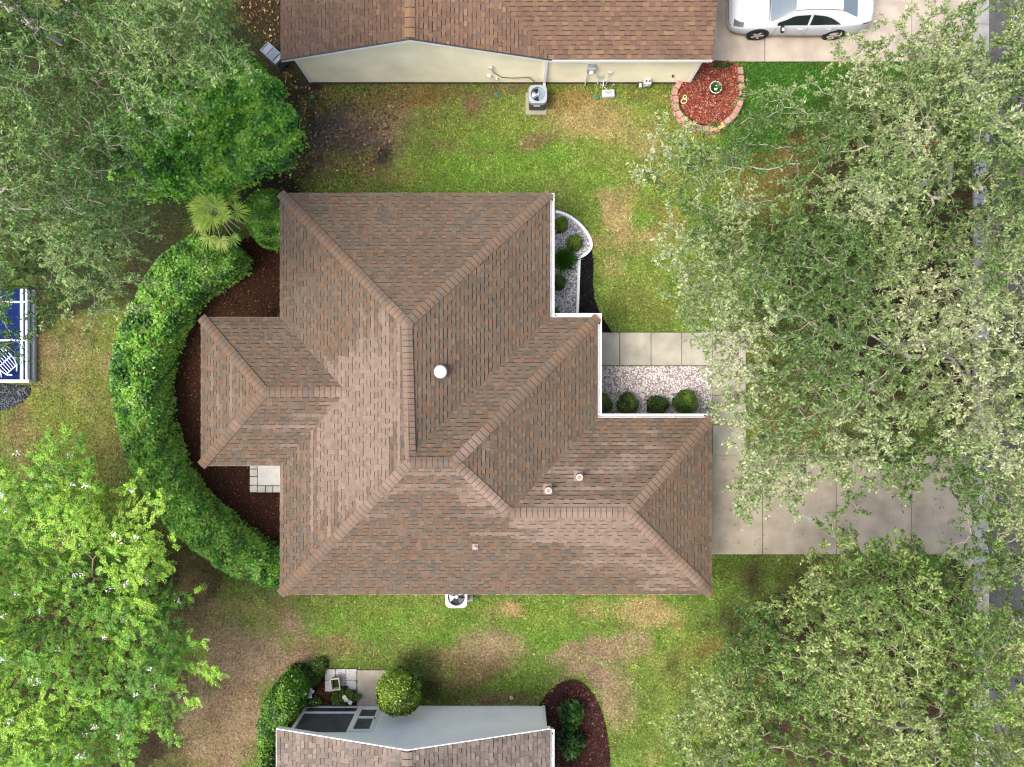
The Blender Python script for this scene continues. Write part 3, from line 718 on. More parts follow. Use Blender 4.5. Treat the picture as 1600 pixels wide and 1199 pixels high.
NPAL = [(.240,.142,.098),(.220,.132,.095),(.255,.150,.100),(.205,.125,.095),(.230,.140,.102),(.28,.172,.112),(.225,.132,.096),(.215,.136,.105)]
nroof = make_roof(nh,nf,.128,(.14,.20),NPAL,fade_n,.020,11)
caps(nroof,(-3,ny_+.02,NZ+NS*(-3-nxl)),(-3,nyb,NZ+NS*(-3-nxl)),NS,.15,.30,[(.30,.19,.12),(.28,.18,.125),(.32,.20,.115)],5)
def siding(parent, x0, x1, yw, out, zb, limits, holes, mt, colf, expo=.115):
    """lap boards as one mesh: each board tilts out at its lower edge"""
    m = MB(); z = zb
    while True:
        z1 = z+expo; lm = limits(z+expo*.5)
        if lm is None: break
        segs = [lm]
        for (ha,hb,hz0,hz1) in holes:
            if z1 > hz0+.02 and z < hz1-.02:
                ns = []
                for a,b in segs:
                    if ha > a: ns.append((a,min(b,ha)))
                    if hb < b: ns.append((max(a,hb),b))
                segs = ns
        for a,b in segs:
            if b-a < .02: continue
            a2,b2 = a,b
            V = [(a,yw+out*.018,z),(b,yw+out*.018,z),(b2,yw+out*.004,z1),(a2,yw+out*.004,z1),(a,yw,z),(b,yw,z)]
            F = [(0,1,2,3),(4,5,1,0)] if out < 0 else [(1,0,3,2),(5,4,0,1)]
            m.add(V,F,colf(z))
        z = z1
    return m.build('siding',mt,parent)
npk = NZ+NS*(-3-nxl); nwl,nwr = P(486,0)[0],nxe-.12
def lim_n(z):
    if z < NZ-.02: return (nwl,nwr)
    wv = (npk-.03-z)/NS-.02
    return None if wv < .05 else (-3-wv,min(-3+wv,nwr))
siding(nh,nwl,nwr,NH_Y,-1,.12,lim_n,[],'siding_cream',lambda z:(.90,.83,.62))['kind'] = 'stuff'
m = MB(); m.box(nwl,nwr,NH_Y+.002,nyb-.3,-.05,NZ-.06); m.build('wall','stucco',nh)
m = MB(); m.box(nwl-.02,nwr+.02,NH_Y-.03,NH_Y+.03,-.05,.11); m.build('foundation','concrete_joint',nh)
m = MB(); m.box(nwl-.03,nwl+.07,NH_Y-.024,NH_Y+.05,.11,NZ-.1); m.build('corner_board','trim_bright',nh)
m = MB(); m.box(nwr-.06,nwr+.03,NH_Y-.024,NH_Y+.05,.11,NZ-.1); m.build('corner_board','trim_bright',nh)
def rake(parent, xa, za, xb, zb_, y, t=.03, h=.15, mt='trim_bright', lip=.0):
    V = [(xa,y,za-h),(xb,y,zb_-h),(xb,y,zb_),(xa,y,za),(xa,y+t,za-h),(xb,y+t,zb_-h),(xb,y+t,zb_),(xa,y+t,za)]
    F = [(0,1,2,3),(7,6,5,4),(3,2,6,7),(1,0,4,5),(0,3,7,4),(2,1,5,6)]
    MB().add(V,F).build('rake_board',mt,parent)
rake(nh,nxl,NZ-.012,-3,npk-.012,ny_-.012); rake(nh,-3,npk-.012,nxr,NZ-.012,ny_-.012); 
m = MB(); m.box(nxr,nxe,ny_-.012,ny_+.018,NZ-.16,NZ-.012); m.build('fascia','trim_bright',nh)
rake(nh,nxl,NZ+.012,-3,npk+.012,ny_-.03,.02,.035,'dark_metal'); rake(nh,-3,npk+.012,nxr,NZ+.012,ny_-.03,.02,.035,'dark_metal')
m = MB(); m.add([(nxl,ny_,NZ-.1),(-3,ny_,npk-.1),(nxr,ny_,NZ-.1),(nxe,ny_,NZ-.1),(nxl,NH_Y+.05,NZ-.1),(-3,NH_Y+.05,npk-.1),(nxr,NH_Y+.05,NZ-.1),(nxe,NH_Y+.05,NZ-.1)],[(0,1,5,4),(1,2,6,5),(2,3,7,6)]); m.build('soffit','trim_white',nh)
xd = P(853,0,1.3)[0]
m = MB(); m.box(xd-.045,xd+.045,NH_Y-.10,NH_Y-.02,.15,NZ-.1); m.box(xd-.045,xd+.045,NH_Y-.28,NH_Y-.02,.08,.149); m.build('downspout','trim_bright',nh)

# ---- south house (white siding, screened porch)
sh = empty('white_house',(0,0,0)); tag(sh,'neighbouring house with white siding gable and grey brown shingle roof','house')
SS = .30; SZ = 2.5; sy = P(0,1140,SZ)[1]; sxl = P(432,0,SZ)[0]; sxr = P(860,0,SZ)[0]; sxm = (sxl+sxr)/2; spk = SZ+SS*(sxm-sxl); syb = sy-9
sfc = [Face([(sxl,sy),(sxm,sy),(sxm,syb),(sxl,syb)],(sxl,sy),(1,0),SS,SZ),Face([(sxm,sy),(sxr,sy),(sxr,syb),(sxm,syb)],(sxr,sy),(-1,0),SS,SZ)]
def slope_light_s(x,y,fi,row,u,col,rr):  # light put into the colour: west slope lighter and warmer, east slope darker
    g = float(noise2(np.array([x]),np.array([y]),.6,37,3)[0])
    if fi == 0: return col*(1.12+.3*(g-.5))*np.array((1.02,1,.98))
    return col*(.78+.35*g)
SPAL = [(.235,.185,.165),(.205,.17,.155),(.26,.205,.185),(.18,.15,.14),(.225,.18,.16),(.28,.22,.195)]
sroof = make_roof(sh,sfc,.135,(.12,.22),SPAL,slope_light_s,.022,17)
caps(sroof,(sxm,sy-.02,spk),(sxm,syb,spk),SS,.15,.22,[(.30,.235,.205),(.26,.205,.18)],9)
swl,swr = P(478,0)[0],P(850,0)[0]
ox0,ox1,dx0,dx1 = P(466,0)[0]+.22,P(561,0)[0],P(563,0)[0]+.02,P(598,0)[0]
def lim_s(z):
    if z < SZ-.03: return (swl,swr)
    wv = (spk-.03-z)/SS-.03
    return None if wv < .05 else (max(sxm-wv,swl),min(sxm+wv,swr))
siding(sh,swl,swr,SH_Y,1,.12,lim_s,[(swl+.10,dx1,0,1.86)],'siding_white',lambda z:(.7,.7,.72),.105)['kind'] = 'stuff'
m = MB(); m.box(dx1,swr,syb+.3,SH_Y-.004,-.05,SZ-.05); m.box(swl,dx1,syb+.3,SH_Y-2.6,-.05,SZ-.05); m.box(swl,dx1,SH_Y-2.6,SH_Y-.004,1.9,SZ-.05); m.build('wall','siding_white',sh)
m = MB(); m.box(swl,dx1,SH_Y-2.6,SH_Y,-.04,.05); m.build('porch_floor','concrete_joint',sh)
scr = empty('x'); bpy.data.objects.remove(scr)
m = MB(); m.box(swl+.1,ox1,SH_Y-.03,SH_Y-.022,.10,1.86); m.build('screen','screen_mesh',sh)
fr = MB()
for a,b,z0,z1 in ((swl,swl+.10,.05,2.3),(ox1-.01,dx0+.02,.05,1.86),(dx1-.05,dx1+.02,.05,1.88)): fr.box(a,b,SH_Y-.05,SH_Y+.022,z0,z1)
fr.box(swl+.1,ox1-.01,SH_Y-.045,SH_Y+.02,.05,.11); fr.box(swl+.1,ox1-.01,SH_Y-.045,SH_Y+.02,.46,.53)
fr.build('screen_frame','trim_bright',sh)
sdm = MB()
for a,b,z0,z1 in ((dx0+.02,dx0+.10,.08,1.80),(dx1-.13,dx1-.05,.08,1.80)): sdm.box(a,b,SH_Y-.03,SH_Y+.03,z0,z1)
for z0,z1 in ((.08,.26),(.82,.90),(1.70,1.80)): sdm.box(dx0+.10,dx1-.13,SH_Y-.03,SH_Y+.028,z0,z1)
sdo = sdm.build('screen_door','trim_bright',sh)
m = MB(); m.box(dx0+.10,dx1-.13,SH_Y-.02,SH_Y-.012,.26,.82); m.build('screen','screen_mesh',sdo)
m = MB(); m.box(dx0+.10,dx1-.13,SH_Y-.02,SH_Y-.012,.90,1.70); m.build('screen','screen_mesh',sdo)
m = MB(); m.box(dx1-.11,dx1-.08,SH_Y+.03,SH_Y+.06,.95,1.05); m.build('handle','dark_metal',sdo)
m = MB(); m.box(swr-.07,swr+.03,SH_Y-.05,SH_Y+.026,.0,SZ-.1); m.build('corner_board','trim_bright',sh)
rake(sh,sxl,SZ+.0,sxm,spk+.0,sy,.03,.17); rake(sh,sxm,spk,sxr,SZ,sy,.03,.17)
gutter(sh,(sxr,sy),(sxr,syb),(1,0),z=SZ-.005)
m = MB(); m.box(sxl-.02,sxl-.001,syb,sy,SZ-.16,SZ-.008); m.build('fascia','trim_white',sh)
m = MB(); m.add([(sxl,sy,SZ-.1),(sxm,sy,spk-.1),(sxr,sy,SZ-.1),(sxl,SH_Y-.05,SZ-.1),(sxm,SH_Y-.05,spk-.1),(sxr,SH_Y-.05,SZ-.1)],[(3,4,1,0),(4,5,2,1)]); m.build('soffit','trim_white',sh)

# ================================================================== vegetation
def leaves_mesh(p, d, nrm, L, W, fold=0.25):
    """rhombic leaves: base point p, long direction d, face normal nrm"""
    n = len(p); s = norm(np.cross(nrm, d)); up = norm(np.cross(d, s))
    mid = p+d*(L*.45)[:,None]
    V = np.stack([p, mid+s*(W/2)[:,None]+up*(W*fold)[:,None], p+d*L[:,None]-up*(L*.08)[:,None], mid-s*(W/2)[:,None]+up*(W*fold)[:,None]],1).reshape(-1,3)
    F = np.arange(4*n).reshape(-1,4)
    return V, F
def tubes_mesh(A, B, ra, rb, k):
    n = len(A); d = norm(B-A); ref = np.where(np.abs(d[:,2:3]) > .9, np.array([[1.,0,0]]), np.array([[0,0,1.]]))
    u = norm(np.cross(d, ref)); v = np.cross(d, u)
    t = np.arange(k)*2*np.pi/k
    ring = u[:,None,:]*np.cos(t)[None,:,None]+v[:,None,:]*np.sin(t)[None,:,None]
    V = np.concatenate([A[:,None]+ring*ra[:,None,None], B[:,None]+ring*rb[:,None,None]],1).reshape(-1,3)
    i = np.arange(k); q = np.stack([i,(i+1) % k,(i+1) % k+k,i+k],1)
    F = (q[None]+2*k*np.arange(n)[:,None,None]).reshape(-1,4)
    return V, F
def colonize(trunk, att, D, di, dk, maxit, rng, jitter=.25, trop=0.0):
    pos = np.zeros((60000,3)); par = np.full(60000,-1,int); nch = np.zeros(60000,int)
    n = 0
    for i,t in enumerate(trunk):
        pos[n] = t; par[n] = n-1; n += 1
    if True: nch[:n-1] = 1
    dist = np.full(len(att),1e9); near = np.zeros(len(att),int)
    def upd(a,b):
        for s in range(a,b,256):
            e = min(b,s+256)
            dd = np.linalg.norm(att[:,None,:]-pos[None,s:e,:],axis=2); k = dd.argmin(1); m = dd[np.arange(len(att)),k]
            better = m < dist; dist[better] = m[better]; near[better] = k[better]+s
    upd(max(0,n-3),n)
    alive = np.ones(len(att),bool); reached = 0
    for it in range(maxit):
        if not reached and dist.min() < di*.6: reached = it+1
        act = alive & (dist < (di if reached and it > reached+6 else 1e9))
        if not act.any(): break
        idx = near[act]; dirs = norm(att[act]-pos[idx])
        acc = np.zeros((n,3)); np.add.at(acc,idx,dirs)
        g = np.unique(idx); g = g[nch[g] < 4]
        if len(g) == 0: break
        dr = norm(norm(acc[g])+rng.normal(0,jitter,(len(g),3))+np.array([0,0,trop]))
        m = len(g)
        if n+m > 59000: break
        pos[n:n+m] = pos[g]+dr*D; par[n:n+m] = g; nch[g] += 1
        upd(n,n+m); n += m
        kill = alive & (dist < dk); alive &= ~kill
        att_keep = alive
        if alive.sum() < len(att)*.7:
            sel = alive; 
            att = att[sel]; dist = dist[sel]; near = near[sel]; alive = np.ones(len(att),bool)
            if len(att) == 0: break
    return pos[:n].copy(), par[:n].copy()
def crown_points(poly_px, zc, n, rng, thick, dome, gap, gs, seed, rim=1.6, cr=.85):
    """points through a crown: leaf clumps inside the traced outline, domed, over a thinner lower storey"""
    poly = P2(poly_px, zc); lo = poly.min(0); hi = poly.max(0)
    cen = []
    for q in rng.uniform(lo,hi,(6000,2)):
        if all((q[0]-c[0])**2+(q[1]-c[1])**2 > (cr*1.12)**2 for c in cen): cen.append(q)
    cen = np.array(cen); cen = cen[inpoly(cen[:,0],cen[:,1],poly)]
    cen = cen[noise2(cen[:,0],cen[:,1],gs,seed,2) > gap]
    d,ox,oy = edgedist(cen[:,0],cen[:,1],poly); t = np.clip(d/rim,0,1)
    zcen = zc+dome*(np.sqrt(1-(1-t)**2)-.6)+rng.uniform(-.9,.9,len(cen))
    rad = cr*rng.uniform(.7,1.15,len(cen))*np.clip(.55+d/cr*.45,.5,1)
    wts = rad**2; k = rng.choice(len(cen),n,p=wts/wts.sum())
    v = norm(rng.normal(0,1,(n,3)))*rng.rand(n,1)**(1/3.); v[:,2] = np.abs(v[:,2])*.75-.25
    pts = np.concatenate([cen[k],zcen[k,None]],1)+v*rad[k,None]*np.array([1,1,.8])
    low = rng.rand(n) < .22                                   # lower storey
    pts[low,2] -= rng.uniform(1.2,2.6,low.sum()); pts[low,:2] += rng.normal(0,.6,(low.sum(),2))
    ins_ = inpoly(pts[:,0],pts[:,1],poly); ed = edgedist(pts[:,0],pts[:,1],poly)[0]
    pts = pts[ins_ & (ed > .28*rng.rand(n))]
    # sprays reaching out to the traced branch tips
    cpoly = poly.mean(0); sp = []
    for i in range(len(poly)):
        a_ = poly[i]; mid = (poly[i-1]+poly[(i+1) % len(poly)])/2; inn = norm((cpoly-a_)[None])[0]
        for j in range(3 if inpoly(mid[:1],mid[1:],poly)[0] else 1):
            e_ = a_+rng.normal(0,.28,2)*(j > 0); st_ = a_+inn*rng.uniform(1.2,2.0)+rng.normal(0,.45,2); z0_ = zc+rng.uniform(-.9,.5)
            tt = np.linspace(0,1,16)[:,None]; ln = st_+(e_-st_)*tt+rng.normal(0,.10,(16,2))
            sp.append(np.concatenate([ln,z0_+rng.normal(0,.1,(16,1))],1))
    pts = np.vstack([pts]+sp)
    kk = (CAM_H-pts[:,2])/(CAM_H-zc)
    pts[:,:2] *= kk[:,None]
    return pts
def make_tree(name, label, base_px, zc, polys, natt, pal, bark, seed, D=.23, di=1.6, dk=.31, leafL=.092, leafW=.042, per=3, nl=13, tw=(.16,.40), dome=2.0, thick=.9, gap=.38, gs=1.3,
              style='oak', group=None, trunk_top=2.6, tip=.0058, clumpvar=.35, droop=0.0, leafm='leaf', lean=(0,0)):
    rng = np.random.RandomState(seed)
    b = P(*base_px); root = empty(name,(b[0],b[1],0)); tag(root,label,'tree',group)
    att = np.vstack([crown_points(p,z,int(natt*wt),rng,thick,dome,gap,gs,seed+i*5) for i,(p,z,wt) in enumerate(polys)])
    nt_ = int(trunk_top/D); tr = [np.array([b[0]+lean[0]*(i/nt_)**1.5+.05*math.sin(i*.8),b[1]+lean[1]*(i/nt_)**1.5+.05*math.cos(i*.7),i*D-.1]) for i in range(nt_+1)]
    pos,par = colonize(tr,att,D,di,dk,150,rng)
    n = len(pos); rad = np.zeros(n); ee = 2.25
    acc = np.zeros(n); hasch = np.zeros(n,bool); hasch[par[par >= 0]] = True
    depth_tip = np.zeros(n)
    for i in range(n-1,-1,-1):
        if not hasch[i]: acc[i] = tip**ee
        if par[i] >= 0: acc[par[i]] += acc[i]
    rad = acc**(1/ee); 
    ch = np.arange(n)[par >= 0]; pa = par[ch]
    loc = np.array([b[0],b[1],0])
    rpa = np.minimum(rad[pa],rad[ch]*1.35)
    thickm = rad[ch] > .028
    TV,TF = tubes_mesh(pos[pa][thickm]-loc,pos[ch][thickm]-loc,rpa[thickm],rad[ch][thickm],8)
    obj('trunk',TV,TF,bark,root,None,True)
    thin = ~thickm
    BV,BF = tubes_mesh(pos[pa][thin]-loc,pos[ch][thin]-loc,rpa[thin],rad[ch][thin],4)
    # twigs
    cand = np.where((rad < .024)&(par >= 0))[0]
    tipm = ~hasch[cand]
    reps = np.where(tipm,per+1,per if style != 'myrtle' else max(1,per-1)); src = np.repeat(cand,reps)
    gd = norm(pos[src]-pos[par[src]])
    td = norm(gd*1.0+rng.normal(0,.45,(len(src),3))+np.array([0,0,.22-droop]))
    tl = rng.uniform(tw[0],tw[1],len(src))
    A = pos[src]; Bp = A+td*tl[:,None]; Bp[:,2] -= droop*tl*.3
    dw = rng.rand(len(src)) < .5; nd = int(dw.sum())
    WV,WF = tubes_mesh((A-loc)[dw],(Bp-loc)[dw],np.full(nd,.0055),np.full(nd,.0025),3)
    obj('branches',np.vstack([BV,WV]),np.vstack([BF,WF+len(BV)]),'twig' if bark == 'bark_pale' else bark,root)['kind'] = 'stuff'
    # leaves along the twigs
    m = len(src); ti = np.repeat(np.arange(m),nl); k = np.tile(np.arange(nl),m)
    if style == 'myrtle':
        f = (k//2+.6)/(nl/2+.4); side = np.where(k % 2 == 0,1.,-1.)
        ax = td[ti]; sv = norm(np.cross(ax,np.array([0,0,1.])+rng.normal(0,.12,(len(ti),3))))
        dr = norm(sv*side[:,None]+ax*.55+rng.normal(0,.16,(len(ti),3))+np.array([0,0,-.05]))
        nr = norm(np.array([0,0,1.])+rng.normal(0,.25,(len(ti),3)))
    else:
        f = 1-rng.rand(len(ti))**1.5*.85
        ax = td[ti]; dr = norm(ax*.45+norm(rng.normal(0,1,(len(ti),3)))+np.array([0,0,.15]))
        nr = norm(np.array([0,0,.9])+rng.normal(0,.55,(len(ti),3))+dr*.2)
    p = A[ti]+(Bp[ti]-A[ti])*f[:,None]
    L = rng.uniform(.7,1.25,len(ti))*leafL; W = L*leafW/leafL*rng.uniform(.8,1.2,len(ti))
    if style == 'myrtle': L *= (1.15-.5*f); W *= (1.15-.5*f)
    LV,LF = leaves_mesh(p-loc,dr,nr,L,W)
    pc = np.array(pal); 
    cn = noise2(A[:,0],A[:,1]+A[:,2]*.7,1.4,seed+3,3); ci = np.clip((cn-.5)*2.6+.5+rng.normal(0,.14,m),0,.999)
    c0 = pc[np.minimum((ci*(len(pc)-1)).astype(int),len(pc)-2)]; c1 = pc[np.minimum((ci*(len(pc)-1)).astype(int)+1,len(pc)-1)]; fr_ = (ci*(len(pc)-1)) % 1
    cl = (c0*(1-fr_[:,None])+c1*fr_[:,None])[ti]*rng.lognormal(0,.22,(len(ti),1))
    if style == 'myrtle':
        yl = rng.rand(len(ti)) < .05; cl[yl] = np.array([.30,.26,.03])*rng.uniform(.7,1.2,(yl.sum(),1))
    o = obj('crown',LV,LF,leafm,root,np.clip(cl,.004,.7)); o['kind'] = 'stuff'
    print(name,'nodes',n,'twigs',len(src),'leaves',len(ti))
    return root, pos, rad, hasch, Bp, td
OAK = [(.090,.165,.042),(.165,.255,.080),(.235,.315,.125),(.300,.365,.175),(.385,.425,.245)]
OAK2 = [(.085,.160,.034),(.150,.250,.056),(.210,.310,.080),(.265,.350,.110),(.34,.40,.16)]
OAKC = [(.060,.135,.036),(.115,.215,.060),(.160,.275,.082),(.205,.320,.108),(.27,.36,.145)]
MYR = [(.075,.220,.016),(.135,.325,.022),(.195,.405,.028),(.235,.46,.034),(.285,.49,.05)]
oakB = [(1010,278),(1038,235),(1070,262),(1088,240),(1120,258),(1150,240),(1168,205),(1182,158),(1205,195),(1230,225),(1235,300),(1250,330),(1268,245),(1280,200),(1310,150),(1345,142),(1360,110),(1340,95),(1375,85),(1390,50),(1420,60),(1450,60),(1470,20),(1490,20),(1500,55),(1525,70),(1520,110),(1545,90),(1560,60),(1570,-60),(1720,-60),(1720,420),(1300,430),(1180,420),(1130,370),(1085,360),(1060,330)]
oakA = [(1050,380),(1090,330),(1180,350),(1260,330),(1400,300),(1720,300),(1720,940),(1610,915),(1575,885),(1555,845),(1530,810),(1505,775),(1450,748),(1420,775),(1390,760),(1350,745),(1320,760),(1285,735),(1240,770),(1220,750),(1200,800),(1180,815),(1170,780),(1158,750),(1150,742),(1150,705),(1158,680),(1130,640),(1155,610),(1140,580),(1180,560),(1160,530),(1110,545),(1125,510),(1100,490),(1070,460),(1065,430),(1080,400)]
oakC = [(1040,1150),(1065,1125),(1100,1090),(1110,1060),(1140,1040),(1135,1015),(1165,985),(1175,955),(1205,950),(1220,925),(1255,915),(1270,880),(1300,875),(1310,845),(1335,830),(1350,850),(1385,855),(1400,835),(1430,850),(1450,880),(1490,900),(1540,895),(1590,860),(1720,850),(1720,1300),(1040,1300),(1060,1230)]
oakD = [(-140,-140),(340,-140),(352,10),(335,45),(365,60),(398,88),(370,105),(330,118),(320,150),(270,165),(255,205),(225,225),(190,250),(100,260),(-140,240)]
oakE = [(-160,180),(60,200),(190,230),(210,270),(195,300),(235,345),(205,365),(215,395),(190,420),(215,445),(165,465),(120,492),(95,470),(50,440),(30,455),(0,500),(-15,540),(-160,540)]
myrP = [(-110,750),(-20,725),(30,735),(65,695),(95,690),(125,715),(150,755),(195,765),(235,800),(225,830),(262,850),(250,880),(290,925),(270,950),(280,985),(315,1020),(318,1055),(285,1060),(300,1090),(255,1110),(245,1145),(215,1165),(190,1190),(150,1200),(140,1290),(-110,1290)]
make_tree('oak_tree','wide pale green oak spreading over walkway and pale driveway',(1395,540),7.2,[(oakA,7.2,1.0)],9000,OAK,'bark_pale',21,group='street oaks',gap=.38)
make_tree('oak_tree','pale green oak beside red hydrant with grey limbs over dark lawn',(1415,300),7.2,[(oakB,7.2,1.0)],6000,OAK,'bark_pale',22,group='street oaks',gap=.48)
make_tree('oak_tree','green oak south of the pale driveway with white grey branches',(1390,1085),6.8,[(oakC,6.8,1.0)],8000,OAK2,'bark_pale',23,group='street oaks',gap=.35)
make_tree('oak_tree','tall grey green oak over bare soil behind cream house',(95,70),9.0,[(oakD,9.0,1.0)],6500,OAKC,'bark_pale',24,group='backyard oaks',gap=.0,droop=.25,nl=14,leafL=.085,leafW=.034)
make_tree('oak_tree','tall grey green oak overhanging the blue pool deck',(40,320),8.6,[(oakE,8.6,1.0)],5600,OAKC,'bark_pale',25,group='backyard oaks',gap=.0,droop=.25,nl=14,leafL=.085,leafW=.034)
myr,mp,mr_,mh,mB,mtd = make_tree('crepe_myrtle','bright yellow green crepe myrtle dotted with white blossom',(110,960),4.2,[(myrP,4.2,1.0)],5600,MYR,'bark_brown',26,D=.19,di=1.3,dk=.27,leafL=.085,leafW=.042,per=3,nl=14,tw=(.20,.42),dome=1.6,thick=.7,gap=.24,gs=1.0,style='myrtle',trunk_top=1.0,tip=.005)
# blossom panicles at shoot ends
rg = np.random.RandomState(4); topm = np.where(mB[:,2] > 3.6)[0]; pick = rg.choice(topm,75,replace=False); mloc = np.array(myr.location)
for i in pick:
    c = mB[i]-mloc+np.array([0,0,.06]); k = rg.randint(8,22); dirn = norm((mtd[i]+np.array([0,0,.4]))[None])[0]
    sp = c+dirn*rg.uniform(0,.16,(k,1))+rg.normal(0,.032,(k,3)); dd = norm(rg.normal(0,1,(k,3))+[0,0,.5]); nn_ = norm(rg.normal(0,.5,(k,3))+[0,0,1])
    Vv,Ff = leaves_mesh(sp,dd,nn_,np.full(k,.05),np.full(k,.04)); obj('blossom',Vv,Ff,'blossom',myr)

# ---- clipped shrubs and hedge: leaves over a rounded body
def foliage(name, label, cat, poly, ztop, n, pal, seed, leafL=.07, leafW=.04, edge=.45, lump=.16, ls=.7, side=.35, group=None, inner=.10, mt='leaf_gloss', spots=0.03, base=0.0):
    rng = np.random.RandomState(seed); poly = np.array(poly); c0 = poly.mean(0)
    root = empty(name,(c0[0],c0[1],0)); tag(root,label,cat,group)
    loc = np.array([c0[0],c0[1],0])
    def surf(x,y):
        d,ox,oy = edgedist(x,y,poly); t = np.clip(d/edge,0,1)
        pr = np.sqrt(np.clip(1-(1-t)**2,0,1))
        z = base+(ztop-base)*(.35+.65*pr)+lump*(noise2(x,y,ls,seed,3)-.5)*2*(.3+.7*t)
        return z,t,ox,oy
    lo = poly.min(0); hi = poly.max(0); pts = np.zeros((0,2))
    while len(pts) < n:
        q = rng.uniform(lo,hi,(n*2,2)); pts = np.vstack([pts,q[inpoly(q[:,0],q[:,1],poly)]])
    pts = pts[:n]; z,t,ox,oy = surf(pts[:,0],pts[:,1])
    p = np.stack([pts[:,0],pts[:,1],z-rng.exponential(inner*.55,n)],1)
    out = np.stack([ox*(1-t),oy*(1-t),t*1.0+.15],1)
    # sides
    ns = int(n*side); seg = np.roll(poly,-1,0)-poly; sl = np.linalg.norm(seg,axis=1); cs = np.cumsum(sl)/sl.sum()
    si = np.searchsorted(cs,rng.rand(ns)); si = np.minimum(si,len(poly)-1); u = rng.rand(ns)
    sp = poly[si]+seg[si]*u[:,None]; a = sum(poly[i][0]*poly[(i+1) % len(poly)][1]-poly[(i+1) % len(poly)][0]*poly[i][1] for i in range(len(poly)))
    on = np.stack([seg[si][:,1],-seg[si][:,0]],1)*(1 if a > 0 else -1); on = norm(on)
    zs = base+(ztop-base)*.72*rng.rand(ns)**.8
    sp = sp-on*(rng.exponential(.05,ns)+.04*np.abs(zs/ztop))[:,None]+on*((noise2(sp[:,0],sp[:,1],.4,seed+4,2)-.5)*.14)[:,None]
    if base > 0: sp = sp-on*(np.clip(1-(zs-base)/(.6*(ztop-base)),0,1)**1.5*min(.55,(hi-lo).min()*.30))[:,None]
    p = np.vstack([p,np.stack([sp[:,0],sp[:,1],zs],1)]); out = np.vstack([out,np.stack([on[:,0],on[:,1],np.full(ns,.45)],1)])
    N = len(p); nr = norm(norm(out)+np.array([0,0,.25])+rng.normal(0,.40,(N,3))); dr = norm(np.cross(nr,rng.normal(0,1,(N,3)))+.35*norm(out))
    L = leafL*rng.uniform(.65,1.3,N); W = L*leafW/leafL*rng.uniform(.8,1.2,N)
    LV,LF = leaves_mesh(p-loc,dr,nr,L,W)
    pc = np.array(pal); cn = noise2(p[:,0],p[:,1]+p[:,2],.35,seed+8,3); ci = np.clip((cn-.5)*2.2+.5+rng.normal(0,.22,N),0,.999)*(len(pc)-1)
    i0 = np.minimum(ci.astype(int),len(pc)-2); fr_ = (ci-i0)[:,None]; cl = (pc[i0]*(1-fr_)+pc[i0+1]*fr_)*rng.lognormal(0,.2,(N,1))
    br = (rng.rand(N) < spots)&(noise2(p[:,0],p[:,1],.5,seed+15,2) > .55); cl[br] = np.array([.26,.15,.05])
    o = obj('foliage',LV,LF,mt,root,np.clip(cl,.004,.6)); o['kind'] = 'stuff'
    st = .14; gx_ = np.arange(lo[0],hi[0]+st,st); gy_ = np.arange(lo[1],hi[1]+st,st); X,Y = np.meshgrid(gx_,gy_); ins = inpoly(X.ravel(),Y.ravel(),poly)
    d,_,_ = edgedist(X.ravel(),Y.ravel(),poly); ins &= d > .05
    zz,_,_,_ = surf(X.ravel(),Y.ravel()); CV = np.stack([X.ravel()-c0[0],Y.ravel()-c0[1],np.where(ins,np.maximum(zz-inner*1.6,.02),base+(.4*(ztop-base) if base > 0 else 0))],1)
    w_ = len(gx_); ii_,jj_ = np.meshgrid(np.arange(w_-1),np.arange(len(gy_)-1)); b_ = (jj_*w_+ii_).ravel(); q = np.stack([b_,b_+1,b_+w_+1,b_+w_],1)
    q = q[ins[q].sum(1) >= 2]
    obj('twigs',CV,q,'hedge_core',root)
    return root
HED = [(.048,.145,.018),(.098,.275,.027),(.155,.375,.038),(.210,.450,.050),(.30,.52,.095)]
hedge = smooth_poly(P2([(300,358),(345,372),(370,392),(368,420),(336,434),(303,456),(278,488),(258,523),(242,565),(238,610),(244,655),(256,707),(278,754),(324,802),(382,850),(436,878),(436,926),(400,918),(350,903),(300,868),(255,830),(231,792),(203,748),(184,702),(175,655),(165,610),(165,560),(176,512),(201,472),(213,440),(235,405),(268,376)],1.5),2)
foliage('hedge','long curved glossy green hedge around the brown mulch bed','hedge',hedge,1.55,60000,HED,41,leafL=.11,leafW=.060,edge=.30,lump=.24,ls=.36,side=.32,inner=.30,spots=.06)
def ell(px,py,rx,ry,z,n=20,ph=0.0,wob=.06,seed=1):
    r_ = np.random.RandomState(seed); w1,w2 = r_.uniform(0,6.28,2)
    return P2([(px+rx*(1+wob*math.sin(3*t+w1)+wob*.6*math.sin(5*t+w2))*math.cos(t),py+ry*(1+wob*math.sin(3*t+w1))*math.sin(t)) for t in np.linspace(0,2*math.pi,n,endpoint=False)],z)
foliage('shrub','rounded green shrub between fan palm and hip roof corner','shrub',ell(413,334,39,46,1.3,seed=2),1.45,9000,HED,42,leafL=.075,leafW=.045,edge=.6,lump=.14)
BUSH = [(.045,.170,.016),(.095,.300,.024),(.150,.395,.032),(.21,.47,.042),(.31,.52,.07)]
bigb = smooth_poly(P2([(150,290),(165,235),(140,190),(190,150),(215,100),(270,95),(300,55),(345,60),(385,75),(405,105),(432,115),(420,140),(452,160),(448,180),(462,200),(440,220),(430,248),(395,255),(375,275),(345,280),(330,298),(290,290),(270,300),(235,292),(215,300)],3.4),1)
foliage('broadleaf_shrub','dense bright green vine covered shrub under the tall oak','shrub',bigb,3.4,56000,BUSH,43,leafL=.125,leafW=.075,edge=.5,lump=.60,ls=.9,side=.30,inner=.40,spots=.02,base=1.9)
DK = [(.028,.060,.010),(.060,.110,.016),(.10,.165,.022),(.15,.22,.03)]
